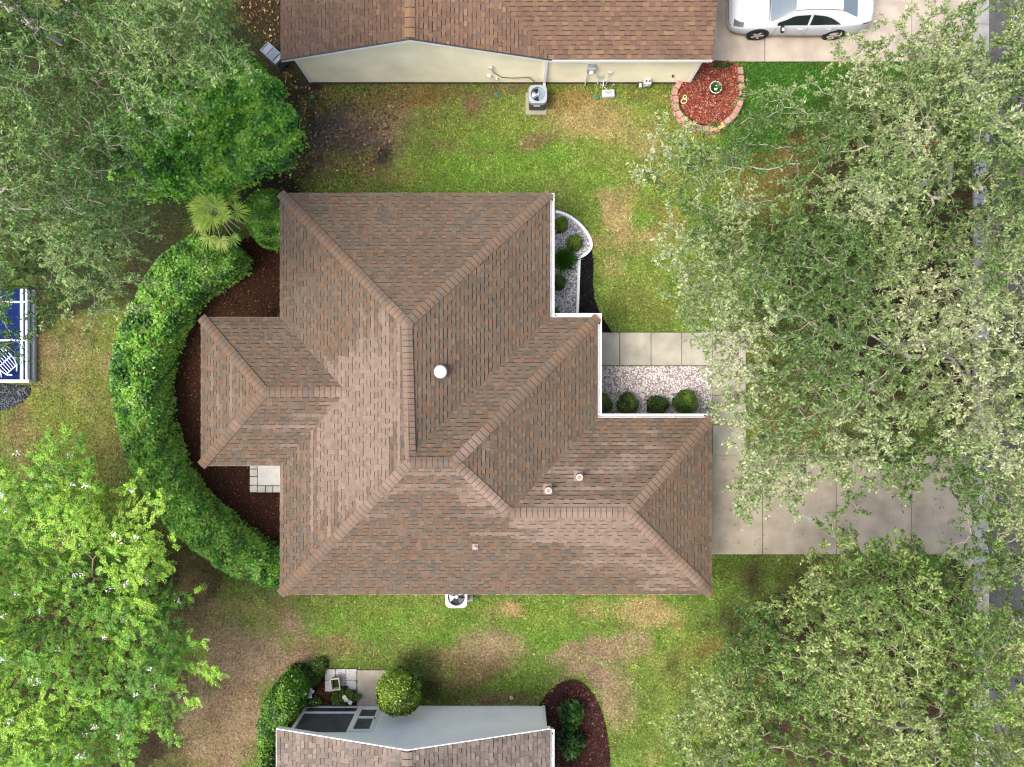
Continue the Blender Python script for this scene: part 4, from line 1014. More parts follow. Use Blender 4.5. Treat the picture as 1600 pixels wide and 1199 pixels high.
LT = [(.055,.110,.010),(.110,.195,.016),(.170,.270,.022),(.23,.33,.04)]
for (px,py,r_,h,pal,lab,sd_) in ((877,349,19,.75,LT,'round olive bush at the tip of the white edging',51),(899,378,20,.75,LT,'round olive bush inside the curve of white edging',52),
     (873,440,19,.7,DK,'round dark bush half under gutter, south of the loose grassy bush',54),(866,490,15,.6,DK,'dark bush mostly hidden under the gutter corner',55),
     (942,631,24,.85,DK,'dark round bush half under the white gutter in pinkish stones',56),(982,631,27,.8,DK,'dark olive round bush in pinkish stones by the gutter',57),(1029,634,26,.75,DK,'small dark round bush between two bushes in pinkish stones',58),(1074,630,31,.85,LT,'large bright olive round bush in stones beside walkway',59)):
    foliage('round_bush',lab,'bush',ell(px,py,r_*.60,r_*.60,h*.6,18,seed=sd_),h*.85,2200,pal,sd_,leafL=.045,leafW=.026,edge=.30,lump=.05,ls=.2,side=.6,group='clipped round bushes in stone beds',inner=.06,spots=.0)
# loose grassy bush: arching narrow blades
b = P(882,408); gb = empty('grassy_bush',(b[0],b[1],0)); tag(gb,'loose deep green grassy bush in white stones by the gutter','bush')
n = 900; a = R.uniform(0,6.283,n); inc = R.uniform(.15,1.2,n); L = R.uniform(.3,.55,n)
dr = np.stack([np.cos(a)*np.sin(inc),np.sin(a)*np.sin(inc),np.cos(inc)],1); p = np.stack([R.normal(0,.10,n),R.normal(0,.10,n),R.uniform(.0,.2,n)],1)
Vv,Ff = leaves_mesh(p,dr,norm(np.cross(dr,np.cross(np.array([0,0,1.]),dr)+R.normal(0,.2,(n,3)))),L,np.full(n,.022)); obj('foliage',Vv,Ff,'leaf',gb,np.array([.04,.135,.015])*R.lognormal(0,.35,(n,1)))['kind'] = 'stuff'
# topiary ball beside the white house
tp = P(617,1075); tb = foliage('topiary_tree','ball shaped topiary tree by the white siding wall','tree',ell(622,1083,35,35,1.3,20,seed=9,wob=.03),1.95,9500,LT,61,leafL=.085,leafW=.042,edge=.78,lump=.12,ls=.3,side=.5,inner=.14,spots=0,base=.55)
bl = tb.location; m = MB(); m.cyl((0,0,0),(0,0,1.3),.05,.04,10); m.build('trunk','bark_brown',tb)
# shrubs around the white house
wl_ = smooth_poly(P2([(418,1085),(440,1062),(462,1062),(474,1080),(470,1105),(452,1130),(436,1145),(428,1180),(430,1260),(402,1260),(404,1200),(400,1150),(404,1110)],1.3),1)
foliage('shrub','tall bright green shrub row beside the porch screen','shrub',wl_,1.75,13000,[(.025,.085,.008),(.060,.165,.012),(.115,.26,.02),(.175,.33,.03)],62,leafL=.10,leafW=.050,edge=.5,lump=.2,ls=.5,side=.5,inner=.14,spots=0)
for (px,py,rx,ry,h,lab,sd_) in ((893,1122,15,17,.75,'dark glossy shrub in purple mulch, the one nearer the lawn',63),(893,1170,17,16,.85,'dark glossy shrub in purple mulch beside the white gutter',64)):
    foliage('mulch_shrub',lab,'shrub',ell(px,py,rx,ry,h*.8,18,seed=sd_,wob=.14),h,1500,[(.010,.045,.006),(.022,.085,.010),(.05,.14,.016),(.12,.24,.05)],sd_,leafL=.15,leafW=.075,edge=.4,lump=.22,ls=.25,side=.7,group='shrubs in the purple mulch',inner=.16,spots=0)
for (px,py,rx,ry,h,lab,sd_) in ((537,1090,22,11,.5,'low plant with white flowers below the patio tiles',65),(487,1066,9,9,.35,'small weedy plant in mulch left of the patio tiles',66),(497,1046,11,14,.3,'weedy grass tuft at the patio tile corner',67),(487,1100,10,6,.3,'small plant at the foot of the porch screen',68)):
    foliage('bed_plant',lab,'plant',ell(px,py,rx,ry,.3,14,seed=sd_,wob=.2),h,700,[(.03,.09,.008),(.07,.15,.015),(.13,.22,.03)],sd_,leafL=.08,leafW=.035,edge=.2,lump=.12,ls=.2,side=.5,inner=.08,spots=0)
m = MB()
for q in ((541,1094),(547,1098),(538,1090)):
    c = P(*q,.55)
    for k in range(5): m.lathe([(0,c[2]+.02),(.03,c[2]+.01),(.035,c[2]-.01)],c[0]+.045*math.cos(k*1.26),c[1]+.045*math.sin(k*1.26),7)
o = m.build('white_flowers','blossom'); tag(o,'white flowers above the low plant by the porch','flowers')
foliage('planter_plant','small weeds along the top edge of red mulch by driveway','plant',ell(1128,101,14,4,.2,12,seed=71,wob=.2),.3,500,[(.04,.08,.01),(.09,.13,.02)],71,leafL=.08,leafW=.02,edge=.15,lump=.1,side=.3,inner=.05,spots=0)

# ---- fan palm
pb = P(352,340); palm = empty('fan_palm',(pb[0],pb[1],0)); tag(palm,'light green fan palm between the hedge and rounded shrub','palm tree')
hub = P(338,330,2.5); hl = hub-np.array([pb[0],pb[1],0])
m = MB(); m.cyl((0,0,-.05),tuple(hl-np.array([0,0,.15])),.13,.10,12); m.build('trunk','bark_brown',palm)
rp = np.random.RandomState(12)
def frond(tipdir, plen, fr, elev, col, seed):
    """petiole from the hub, then a fan of narrow leaflets"""
    rq = np.random.RandomState(seed); a = tipdir
    d0 = np.array([math.cos(a)*math.cos(elev),math.sin(a)*math.cos(elev),math.sin(elev)]); base = hl+d0*plen; base[2] -= plen*plen*.22
    mid = hl+d0*plen*.55; mid[2] += .03
    m = MB(); m.tube([hl,mid,base],.014,6); f = m.build('frond','frond_stalk',palm)
    ax = norm((base-mid)[None])[0]; ax = norm((ax+np.array([0,0,.12]))[None])[0]
    sd_ = norm(np.cross(np.array([0,0,1.]),ax)[None])[0]; up = np.cross(ax,sd_)
    n = 38; th = np.linspace(-2.35,2.35,n)+rq.normal(0,.03,n)
    dr = norm(np.cos(th)[:,None]*ax+np.sin(th)[:,None]*sd_+up*(.10+.25*np.abs(np.sin(th)))[:,None]+rq.normal(0,.05,(n,3)))
    L = fr*(1-.30*np.abs(th)/2.35)*rq.uniform(.9,1.08,n); W = L*.060+.008
    p0 = np.tile(base,(n,1)); nr = norm(up+rq.normal(0,.15,(n,3)))
    s = norm(np.cross(nr,dr)); u2 = np.cross(dr,s)
    m1 = p0+dr*(L*.5)[:,None]; tip_ = p0+dr*L[:,None]-np.array([0,0,1.])*(L*.22)[:,None]
    V = np.stack([p0,m1+s*(W/2)[:,None],tip_,m1-s*(W/2)[:,None]],1).reshape(-1,3)
    o = obj('leaflets',V,np.arange(4*n).reshape(-1,4),'palm_leaf',f,np.array(col)*rq.lognormal(0,.18,(n,1))); o['kind'] = 'stuff'
PC = [(.32,.47,.07),(.40,.53,.09),(.26,.42,.06),(.45,.55,.12)]
for i,(ang,pl,fr,el) in enumerate([(150,.25,.62,.5),(175,.30,.66,.35),(200,.28,.60,.3),(125,.32,.62,.4),(95,.50,.50,.25),(80,.36,.46,.6),(45,.62,.46,.15),(20,.30,.42,.7),(-5,.62,.50,.10),(-25,.40,.40,.5),(-62,.85,.34,-.2),(-90,.85,.46,-.15),(-118,.85,.46,-.1),(-150,.35,.56,.2),(165,.62,.55,.0),(215,.55,.5,.0),(110,.15,.5,.9),(-100,.3,.5,.45),(60,.2,.5,.9)]):
    frond(math.radians(ang+rp.uniform(-5,5)),pl,fr,el,PC[i % 4],200+i)
for i,(ang,pl) in enumerate(((-60,.7),(-40,.6),(-20,.62))):
    d0 = np.array([math.cos(math.radians(ang)),math.sin(math.radians(ang)),-.4]); m = MB(); m.tube([hl-np.array([0,0,.2]),hl+d0*pl*.6-np.array([0,0,.2]),hl+d0*pl-np.array([0,0,.5])],.018,6); m.build('dead_frond','bark',palm)

# ================================================================== small things
# ---- air conditioners
def ac_unit(name,label,cx,cy,w_,h,top,side,blade,grp,blades,pad):
    r = empty(name,(cx,cy,0)); tag(r,label,'air conditioner',grp)
    def rr_(hw,rad,n=5):
        o = []
        for k,(sx,sy) in enumerate(((1,1),(-1,1),(-1,-1),(1,-1))):
            for i in range(n+1):
                t = math.pi/2*(k+i/n); o.append((sx*(hw-rad)+rad*math.cos(t),sy*(hw-rad)+rad*math.sin(t)))
        return o
    m = MB(); m.prism(rr_(w_*.47,.07),.06,h-.17); m.build('cabinet',side,r)
    # top cover with a round opening
    n = 40; rad = w_*.39; an = [2*math.pi*i/n for i in range(n)]; pw = 5.0
    ou = [(w_*.5*math.cos(t)/((abs(math.cos(t))**pw+abs(math.sin(t))**pw)**(1/pw)),w_*.5*math.sin(t)/((abs(math.cos(t))**pw+abs(math.sin(t))**pw)**(1/pw))) for t in an]
    inn = [(rad*math.cos(t),rad*math.sin(t)) for t in an]
    V = [(p[0],p[1],h-.18) for p in ou]+[(p[0],p[1],h-.012) for p in ou]+[(p[0]*.96,p[1]*.96,h) for p in ou]+[(p[0],p[1],h) for p in inn]+[(p[0],p[1],h-.12) for p in inn]
    F = [(a*n+i,a*n+(i+1) % n,(a+1)*n+(i+1) % n,(a+1)*n+i) for a in range(4) for i in range(n)]
    cv = MB().add(V,F).build('top_cover',top,r)
    m = MB(); m.cyl((0,0,h-.15),(0,0,h-.11),rad*.995,n=28); m.build('fan_well',blade,r)
    m = MB(); m.cyl((0,0,h-.11),(0,0,h-.03),rad*.20,n=16); fan = m.build('fan_hub','grey_metal',r)
    for a,mt in blades:
        q = []
        for t,rr2,z in ((-.38,.25,.0),(.38,.25,.03),(.46,.95,.045),(-.46,.95,.0)):
            q.append((rad*rr2*math.cos(a+t*(1 if rr2 > .5 else .8)),rad*rr2*math.sin(a+t*(1 if rr2 > .5 else .8)),h-.095+z))
        MB().add(q+[(x,y,z-.008) for x,y,z in q],[(0,1,2,3),(7,6,5,4),(0,4,5,1),(1,5,6,2),(2,6,7,3),(3,7,4,0)]).build('fan_blade',mt,fan)
    for k in range(3):
        m = MB(); pts = [(rad*(.30+.3*k)*math.cos(t),rad*(.30+.3*k)*math.sin(t),h+.004) for t in np.linspace(0,2*math.pi,25)]; m.tube(pts,.0025,4); m.build('guard_ring','dark_metal',cv)
    for k in range(int(h*12)):
        z = .12+k*.07
        if z > h-.12: break
    m = MB(); m.box(-.14,.08,-w_*.5-.004,-w_*.47+.01,h*.62,h*.66); m.build('name_plate','pale_metal',r)
    pm = MB(); pm.box(*pad,-.02,.055,.01,(.27,.26,.19)); pm.build('pad','concrete',r)
    return r
ac_unit('air_conditioner','blue grey air conditioner on a concrete pad by cream wall',P(840.5,0,.75)[0],P(0,147,.75)[1],.62,.75,'grey_metal','dark_metal','fan_grey','air conditioners',[(3.2,'fan_white'),(2.0,'black'),(4.4,'black')],(-.40,.33,-.43,.35))  # lone white blade paints in the highlight on the fan dish
ac_unit('air_conditioner','white topped air conditioner half under the hip roof eave',P(713,0,.75)[0],P(0,933.5,.75)[1],.74,.75,'trim_white','dark_metal','black','air conditioners',[(3.4,'fan_white'),(.75,'fan_white'),(5.6,'dark_metal'),(2.1,'dark_metal')],(-.38,.52,-.36,.42))
# refrigerant line and outlets on the cream wall
yw = NH_Y
def onwall(px,py):                      # point on the cream wall seen at this pixel
    k = yw/(599.5-py); return ((px-800)*k, yw, CAM_H-k*FPX)
m = MB(); pts = [onwall(*q) for q in ((769,108),(772,112),(784,119),(800,120),(827,119),(835,126))]; pts = [(a,b-.05,c) for a,b,c in pts]; m.tube(pts,.012,6); m.tube([pts[-1],(pts[-1][0]+.1,pts[-1][1]-.15,.3)],.012,6)
o = m.build('cable','dark_metal'); tag(o,'dark cable running along the cream wall to air conditioner','cable')
def wallbox(name,label,cat,px,py,w_,h,d,mt,extra=None,grp=None):
    c = onwall(px,py); r = empty(name,(c[0],yw-.02,c[2])); tag(r,label,cat,grp)
    m = MB(); m.box(-w_/2,w_/2,-d,0,-h/2,h/2); m.build('box',mt,r); return r,c
r,c = wallbox('outlet_box','pale outlet box on cream wall at the cable end','box',767,104,.10,.14,.07,'pale_metal')
m = MB(); m.box(-.06,.06,-.085,-.071,.0,.085); m.build('cover',"trim_white",r)
r,c = wallbox('vent_hood','small beige vent hood low on the cream wall','vent',764,117,.13,.12,.07,'stucco')
m = MB(); m.box(-.07,.07,-.10,-.071,.02,.07); m.build('flap','pvc',r)
r,c = wallbox('tap_bib','white tap fitting low on the cream wall','tap',776,121,.06,.08,.08,'pvc')
m = MB(); m.cyl((-.04,-.09,.05),(.04,-.09,.05),.012,n=8); m.build('handle','trim_white',r)
r,c = wallbox('electric_meter','grey electric meter box with round meter and conduit','meter',924,104,.26,.36,.13,'grey_metal')
m = MB(); m.cyl((.02,-.13,-.08),(.02,-.22,-.08),.085,n=18); m.build('meter_dial','fan_white',r)
m = MB(); m.cyl((-.08,-.06,-.18),(-.08,-.06,-c[2]-.02),.025,n=10); m.build('conduit','pale_metal',r)
m = MB(); m.box(-.14,.14,-.145,-.13,.12,.19); m.build('lid','pale_metal',r)
r,c = wallbox('utility_box','small round grey utility box on cream wall','box',937,117,.18,.16,.06,'pale_metal')
m = MB(); m.cyl((0,-.03,-.08),(-.02,-.09,-c[2]),.014,n=8); m.build('conduit','pvc',r)
r,c = wallbox('utility_box','small grey junction box above the white pipes','box',953,112,.14,.12,.06,'pale_metal')
m = MB(); m.cyl((0,-.03,-.06),(-.03,-.10,-c[2]),.012,n=8); m.build('conduit','pvc',r)
r,c = wallbox('gas_meter','grey gas meter with pipes at the cream wall foot','meter',1011,124,.24,.26,.2,'pale_metal')
m = MB(); m.cyl((-.06,-.12,.13),(-.06,-.12,.24),.02,n=8); m.cyl((.06,-.12,.13),(.06,-.12,.24),.02,n=8); m.cyl((-.3,-.12,-.04),(-.12,-.12,-.04),.025,n=8); m.cyl((-.3,-.12,-.04),(-.3,-.12,-c[2]),.025,n=8); m.build('pipes','dark_metal',r)
m = MB(); m.cyl((-.22,-.12,-.04),(-.22,-.24,-.04),.05,n=10); m.build('regulator','fan_white',r)
m = MB(); m.cyl((0,-.2,.02),(0,-.235,.02),.07,n=14); m.build('dial','grey_metal',r)
r,c = wallbox('hose_bib','dark hose tap on cream wall near red mulch','tap',1051,117,.035,.10,.06,'dark_metal')
m = MB(); m.cyl((-.035,-.075,.045),(.035,-.075,.045),.01,n=8); m.build('handle','black',r)
# white pipe assembly and its grey box on the grass
c = P(947,132); r = empty('pipe_assembly',(c[0],c[1],0)); tag(r,'white plastic pipe assembly on the grass by cream wall','pipes')
m = MB(); m.tube([(-.28,.02,.05),(-.28,.02,.22),(.14,.03,.26)],.022,8); m.tube([(-.12,.03,.24),(-.12,-.12,.2),(-.12,-.12,.02)],.02,8); m.build('supply_pipe','pvc',r)
m = MB(); m.tube([(-.20,.0,.06),(-.05,-.16,.10),(.06,-.24,.06)],.012,6); m.build('hose','pvc',r)
m = MB(); m.cyl((.22,-.02,0),(.24,-.10,.22),.022,n=8); m.build('riser','pvc',r)
c = P(950,148); m = MB(); m.box(-.21,.21,-.12,.12,-.05,.16,.03); o = m.build('irrigation_box','pale_metal'); o.location = (c[0],c[1],0); o.rotation_euler = (0,0,.06); tag(o,'grey irrigation control box lying on grass by white pipes','box')
m = MB(); m.box(-.12,.12,-.06,.06,.161,.172); m.build('lid','grey_metal',o)
for (px,py,rad,lab) in ((933,152,.085,'green valve lid beside the grey irrigation box'),(778,149,.08,'green valve lid in grass left of air conditioner'),(625,150,.07,'green valve lid in dry grass by the cream wall'),(489,152,.07,'green valve lid near the cream wall corner')):
    c = P(px,py); m = MB(); m.lathe([(0,.034),(rad*.8,.03),(rad,.02),(rad*1.06,-.03)],0,0,16); o = m.build('valve_lid','valve_green'); o.location = (c[0],c[1],.012); tag(o,lab,'valve lid','green valve lids')
    m = MB(); m.box(-rad*.35,rad*.35,-.012,.012,.033,.042); m.build('grip','dark_metal',o)
for (px,py,lab) in ((799,1090,'white sprinkler ring in grass by the white siding'),(834,1021.5,'tiny white sprinkler cap alone in the south lawn')):
    c = P(px,py); r_ = .055 if py > 1050 else .03
    m = MB(); m.lathe([(r_*.45,.03),(r_*.5,.05),(r_*.95,.05),(r_,.03),(r_,-.02)],0,0,14); o = m.build('sprinkler','pvc'); o.location = (c[0],c[1],.015); tag(o,lab,'sprinkler')
    m = MB(); m.cyl((0,0,0),(0,0,.035),r_*.46,n=10); m.build('nozzle','black',o)
# ---- ring of retaining blocks
ring = [(1060,132),(1055,143),(1056.5,155),(1057,167),(1062,178),(1069.5,187),(1079.5,194.5),(1091.5,199),(1103.5,201),(1115.5,200.5),(1127,196),(1137.5,188.5),(1146,181),(1152,171.5),(1157,160),(1160,147.5),(1159.5,135),(1158.5,123),(1157.5,110)]
BC = [(.36,.21,.155),(.39,.23,.175),(.34,.205,.155),(.41,.25,.195),(.32,.205,.155)]
rcen = P(1108,140)
for lay in (0,1):
    for i,(px,py) in enumerate(ring):
        c = P(px,py,.24); a = ring[max(0,i-1)]; b2 = ring[min(len(ring)-1,i+1)]; tx = P(*b2)-P(*a); ang = math.atan2(tx[1],tx[0])
        if lay == 0: c = c+(P(*ring[min(i+1,len(ring)-1)],.24)-c)*.5; 
        rad_ = norm((c-rcen)[None,:2])[0]; c[:2] += rad_*(.035 if lay == 0 else 0)
        if lay == 0 and i in (len(ring)-1,): continue
        hw, hd = .128, .095
        pl = [(-hw,-hd*.7),(-hw*.72,-hd),(hw*.72,-hd),(hw,-hd*.7),(hw*.86,hd),(-hw*.86,hd)]
        if np.dot(np.array((-math.sin(ang),math.cos(ang))),rad_) > 0: pl = [(x,-y) for x,y in pl]
        col = BC[(i*7+lay*3) % 5]
        if lay == 1 and i in (9,10): col = ((.52,.27,.13),(.58,.34,.13))[i-9]
        if lay == 1 and i in (11,): col = (.36,.24,.18)
        m = MB(); z0,z1 = (-.03,.115) if lay == 0 else (.118,.235)
        m.prism(pl,z0,z1-.012,col); m.prism([(x*.93,y*.92) for x,y in pl],z1-.013,z1,col)
        o = m.build('retaining_block','brick_red'); o.location = (c[0],c[1],0); o.rotation_euler = (0,0,ang+random.uniform(-.06,.06))
        lab = 'pinkish red retaining block in the top course around red mulch' if lay == 0 + 1 else 'reddish retaining block in the lower course around red mulch'
        if lay == 1 and i == 10: lab = 'ochre yellow retaining block in the ring around red mulch'
        if lay == 1 and i == 9: lab = 'orange retaining block in the ring around red mulch'
        tag(o,lab,'block','blocks ringing the red mulch')
# glazed pot with a plant, and the looped ornament
c = P(1117.5,138,.35); r = empty('planter_pot',(c[0],c[1],.09)); tag(r,'dark pot with a leafy plant standing in red mulch','pot')
m = MB(); m.lathe([(0,0),(.13,0),(.17,.16),(.195,.30),(.21,.32),(.19,.325),(.17,.29),(.165,.25),(0,.25)],0,0,24); m.build('pot','dark_metal',r,True)
m = MB(); m.lathe([(.19,.318),(.214,.326),(.214,.335),(.185,.335),(.183,.318)],0,0,24); m.build('rim','stucco',r)
n = 60; a = R.uniform(0,6.28,n); dr = np.stack([np.cos(a),np.sin(a),R.uniform(.2,1.2,n)],1); dr = norm(dr); p = np.stack([.05*np.cos(a),.05*np.sin(a),np.full(n,.27)],1)
Vv,Ff = leaves_mesh(p,dr,norm(np.cross(dr,np.cross(np.array([0,0,1.]),dr))),R.uniform(.12,.22,n),np.full(n,.06)); obj('plant',Vv,Ff,'leaf_gloss',r,np.array([.04,.12,.02])*R.lognormal(0,.5,(n,1)))
m = MB(); m.add([(-.06,-.09,.30),(.04,-.10,.31),(.06,-.03,.33),(-.04,-.02,.32)],[(0,1,2,3)]); m.add([(-.02,.06,.31),(.05,.05,.32),(.05,.11,.31),(0,.12,.30)],[(0,1,2,3)]); m.build('pale_leaf','pvc',r)
c = P(1069,155,.2); r = empty('garden_ornament',(c[0],c[1],.10)); tag(r,'pale yellow looped garden ornament in the red mulch','ornament')
for q in ((.0,-.055,.10,.07,.2),(.03,.075,.075,.055,1.0)):
    m = MB(); pts = [(q[0]+q[2]*math.cos(t)*math.cos(q[4])-q[3]*math.sin(t)*math.sin(q[4]),q[1]+q[2]*math.cos(t)*math.sin(q[4])+q[3]*math.sin(t)*math.cos(q[4]),.07+.03*math.sin(t)) for t in np.linspace(0,2*math.pi,17)]; m.tube(pts,.014,6); m.build('loop','yellow_paint',r)
m = MB(); m.cyl((0,0,-.02),(0,0,.07),.01,n=6); m.build('stake','dark_metal',r)
# ---- blue grey ribbed box by the cream house corner
c = P(424.5,83,.55); r = empty('storage_box',(c[0],c[1],0),math.radians(-43)); tag(r,'blue grey ribbed box standing by the cream house corner','box')
hl_,hw_ = .36,.20
m = MB(); m.box(-hl_,hl_,-hw_,hw_,.0,.50); m.build('body','bin_dark',r)
m = MB(); 
for a,b,c2,d2 in ((-hl_,hl_,-hw_,-hw_+.03),(-hl_,hl_,hw_-.03,hw_),(-hl_,-hl_+.03,-hw_+.03,hw_-.03),(hl_-.03,hl_,-hw_+.03,hw_-.03)): m.box(a,b,c2,d2,.40,.56,.006)
m.build('rim','bin_grey',r)
m = MB(); m.box(-hl_+.03,-hl_+.24,-hw_+.03,hw_-.03,.501,.525); m.build('lid_panel','bin_grey',r)
for k in range(5): m = MB(); m.box(-.08+k*.055,-.045+k*.055,-hw_+.03,hw_-.03,.501,.53); m.build('rib','bin_grey',r)
m = MB(); m.box(.23,hl_-.03,-hw_+.03,hw_-.03,.501,.535); m.build('lid_panel','bin_grey',r)
# ---- back step of the middle house: white pad with pavers round it
c0 = P(404,728); c1 = P(440,758)
m = MB(); m.prism([(c0[0],c1[1]),(c1[0]+.4,c1[1]),(c1[0]+.4,c0[1]+.5),(c0[0],c0[1]+.5)],-.04,.075); o = m.build('back_step','concrete_white'); tag(o,'white concrete pad beneath the hip roof bay corner',kind='structure')
k = 0
for (a,b,cc_,dd) in ((391,403.2,717,732.5),(391,403.2,733,744),(391,403.2,744.6,757.6),(391,402.5,758.2,769),(403,415.5,758.8,769.3),(416,427,758.8,769.3),(427.6,443,758.8,769.3)):
    q0 = P(a,dd); q1 = P(b,cc_); m = MB(); cv = np.array((.42,.41,.38))*R.uniform(.93,1.06)
    m.box(q0[0],q1[0]-.01,q0[1],q1[1]-.01,-.03,.045,.008,tuple(cv)); o2 = m.build('paver','concrete',o)
# ---- patio of the white house
q0 = P(558.5,1103); q1 = P(606,1047)
slabs('patio_slab',(q0[0],q1[0],SH_Y+.012,q1[1]),[],[],(.36,.33,.265),'beige concrete slab outside the porch screen door')
q0 = P(508,1080); q1 = P(557.5,1045)
slabs('tile_patio',(q0[0],q1[0],q0[1],q1[1]),[q0[0]+(q1[0]-q0[0])/3,q0[0]+(q1[0]-q0[0])*2/3],[(q0[1]+q1[1])/2],(.44,.43,.415),'pale square patio tiles beside the beige slab',joint=.008)
c = P(524,1069,.3); r = empty('square_planter',(c[0],c[1],.04),.12); tag(r,'empty square stone planter on the pale patio tiles','planter')
a_,h_ = .20,.30
V = [(-a_*.75,-a_*.75,0),(a_*.75,-a_*.75,0),(a_*.75,a_*.75,0),(-a_*.75,a_*.75,0),(-a_,-a_,h_),(a_,-a_,h_),(a_,a_,h_),(-a_,a_,h_),(-a_*.8,-a_*.8,h_),(a_*.8,-a_*.8,h_),(a_*.8,a_*.8,h_),(-a_*.8,a_*.8,h_),(-a_*.7,-a_*.7,h_*.5),(a_*.7,-a_*.7,h_*.5),(a_*.7,a_*.7,h_*.5),(-a_*.7,a_*.7,h_*.5)]
F = [(3,2,1,0)]+[(x*4+i,x*4+(i+1) % 4,x*4+4+(i+1) % 4,x*4+4+i) for x in range(3) for i in range(4)]
MB().add(V,F).build('planter','pot_stone',r); m = MB(); m.box(-a_*.72,a_*.72,-a_*.72,a_*.72,h_*.45,h_*.55); m.build('soil','hedge_core',r)
r.scale = (.8,1.05,1)
# white winged ornament on a stake
c = P(483,1085,.5); r = empty('winged_ornament',(c[0],c[1],0),.75); tag(r,'white winged garden ornament beside the bright shrub row','ornament')
body = [(-.21,-.02),(-.16,.05),(-.06,.09),(.06,.14),(.17,.12),(.20,.06),(.15,.03),(.21,-.02),(.16,-.07),(.05,-.06),(-.03,-.16),(-.10,-.10)]
m = MB(); m.prism(body,.46,.49); m.prism([(x*.6+.02,y*.5) for x,y in body],.49,.53); m.build('wings','trim_white',r)
m = MB(); m.cyl((.03,.02,-.05),(.03,.02,.47),.015,n=8); m.build('stake','dark_metal',r)
for (x,y) in ((.06,.05),(-.04,.0),(.10,-.01)): m = MB(); m.cyl((x,y,.505 if abs(y) < .03 else .488),(x,y,.536),.016,n=8); m.build('spot','dark_metal',r)
# ---- raised blue deck with white frame
px1 = P(48,0,.3)[0]; pyb = P(0,598,.3)[1]; pyt = P(0,452,.3)[1]
r = empty('pool_deck',(px1,pyb,0)); tag(r,'raised blue deck with white aluminium frame at the lawn edge','deck')
W0 = -6.0; HT = pyt-pyb
m = MB(); m.box(W0,-.14,.10,HT,0,.28); m.build('deck_panel','blue_deck',r)
m = MB(); m.box(-.13,.0,.0,HT,-.03,.12); m.build('kerb','concrete_white',r)
xv = P(34,0,.34)[0]-px1
m = MB(); m.box(xv-.045,xv+.045,.09,HT,.28,.36); m.build('frame_bar','aluminium',r)
m = MB(); m.box(-.14,-.08,.09,HT,.22,.36); m.build('frame_bar','aluminium',r)
m = MB(); m.box(W0,-.02,.0,.10,-.03,.36); m.build('frame_bar','trim_white',r)
for py in (532,472):
    y_ = P(0,py,.36)[1]-pyb; m = MB(); m.box(W0,-.14,y_-.03,y_+.03,.29,.352); o = m.build('frame_bar','aluminium',r)
c = P(3,562,.5); ch = empty('patio_chair',(c[0],c[1],.28),math.radians(-48)); tag(ch,'white metal slatted chair lying on the blue deck','chair')
for s_2 in (-1,1):
    m = MB(); m.tube([(-.45,s_2*.27,.18),(-.1,s_2*.30,.16),(.25,s_2*.30,.17),(.48,s_2*.24,.2),(.62,s_2*.1,.2)],.022,6); m.build('side_rail','aluminium',ch)
    m = MB(); m.tube([(.2,s_2*.30,.16),(.34,s_2*.52,.02)],.018,6); m.build('leg','aluminium',ch)
    m = MB(); m.tube([(-.3,s_2*.28,.17),(-.42,s_2*.50,.02)],.018,6); m.build('leg','aluminium',ch)
for k in range(5): m = MB(); y_ = -.2+k*.1; m.tube([(-.44,y_,.18),(.0,y_,.17),(.45,y_*.9,.19)],.014,6); m.build('slat','aluminium',ch)
for x_ in (-.45,.1,.46): m = MB(); m.tube([(x_,-.27,.185),(x_,.27,.185)],.018,6); m.build('cross_bar','aluminium',ch)
# ---- fire hydrant under the oak
c = P(1447,233.5); r = empty('fire_hydrant',(c[0],c[1],0)); tag(r,'red fire hydrant under the oak by the kerb','hydrant')
m = MB(); m.lathe([(.16,-.02),(.16,.05),(.11,.06),(.105,.50),(.14,.51),(.14,.55)],0,0,20); m.build('barrel','hydrant_red',r,False)
m = MB(); m.lathe([(.135,.55),(.13,.60),(.10,.67),(.05,.71),(.03,.715),(.03,.76),(0,.76)],0,0,20); m.build('bonnet','hydrant_red',r,False)
for a in (0.0,math.pi,-math.pi/2):
    d_ = np.array((math.cos(a),math.sin(a),0)); m = MB(); m.cyl(d_*.08+[0,0,.40],d_*.20+[0,0,.40],.055,n=14); nz_ = m.build('nozzle','hydrant_red',r)
    m = MB(); m.cyl(d_*.20+[0,0,.40],d_*.235+[0,0,.40],.065,n=14); m.cyl(d_*.235+[0,0,.40],d_*.27+[0,0,.40],.02,n=6); m.build('cap','hydrant_red',nz_)

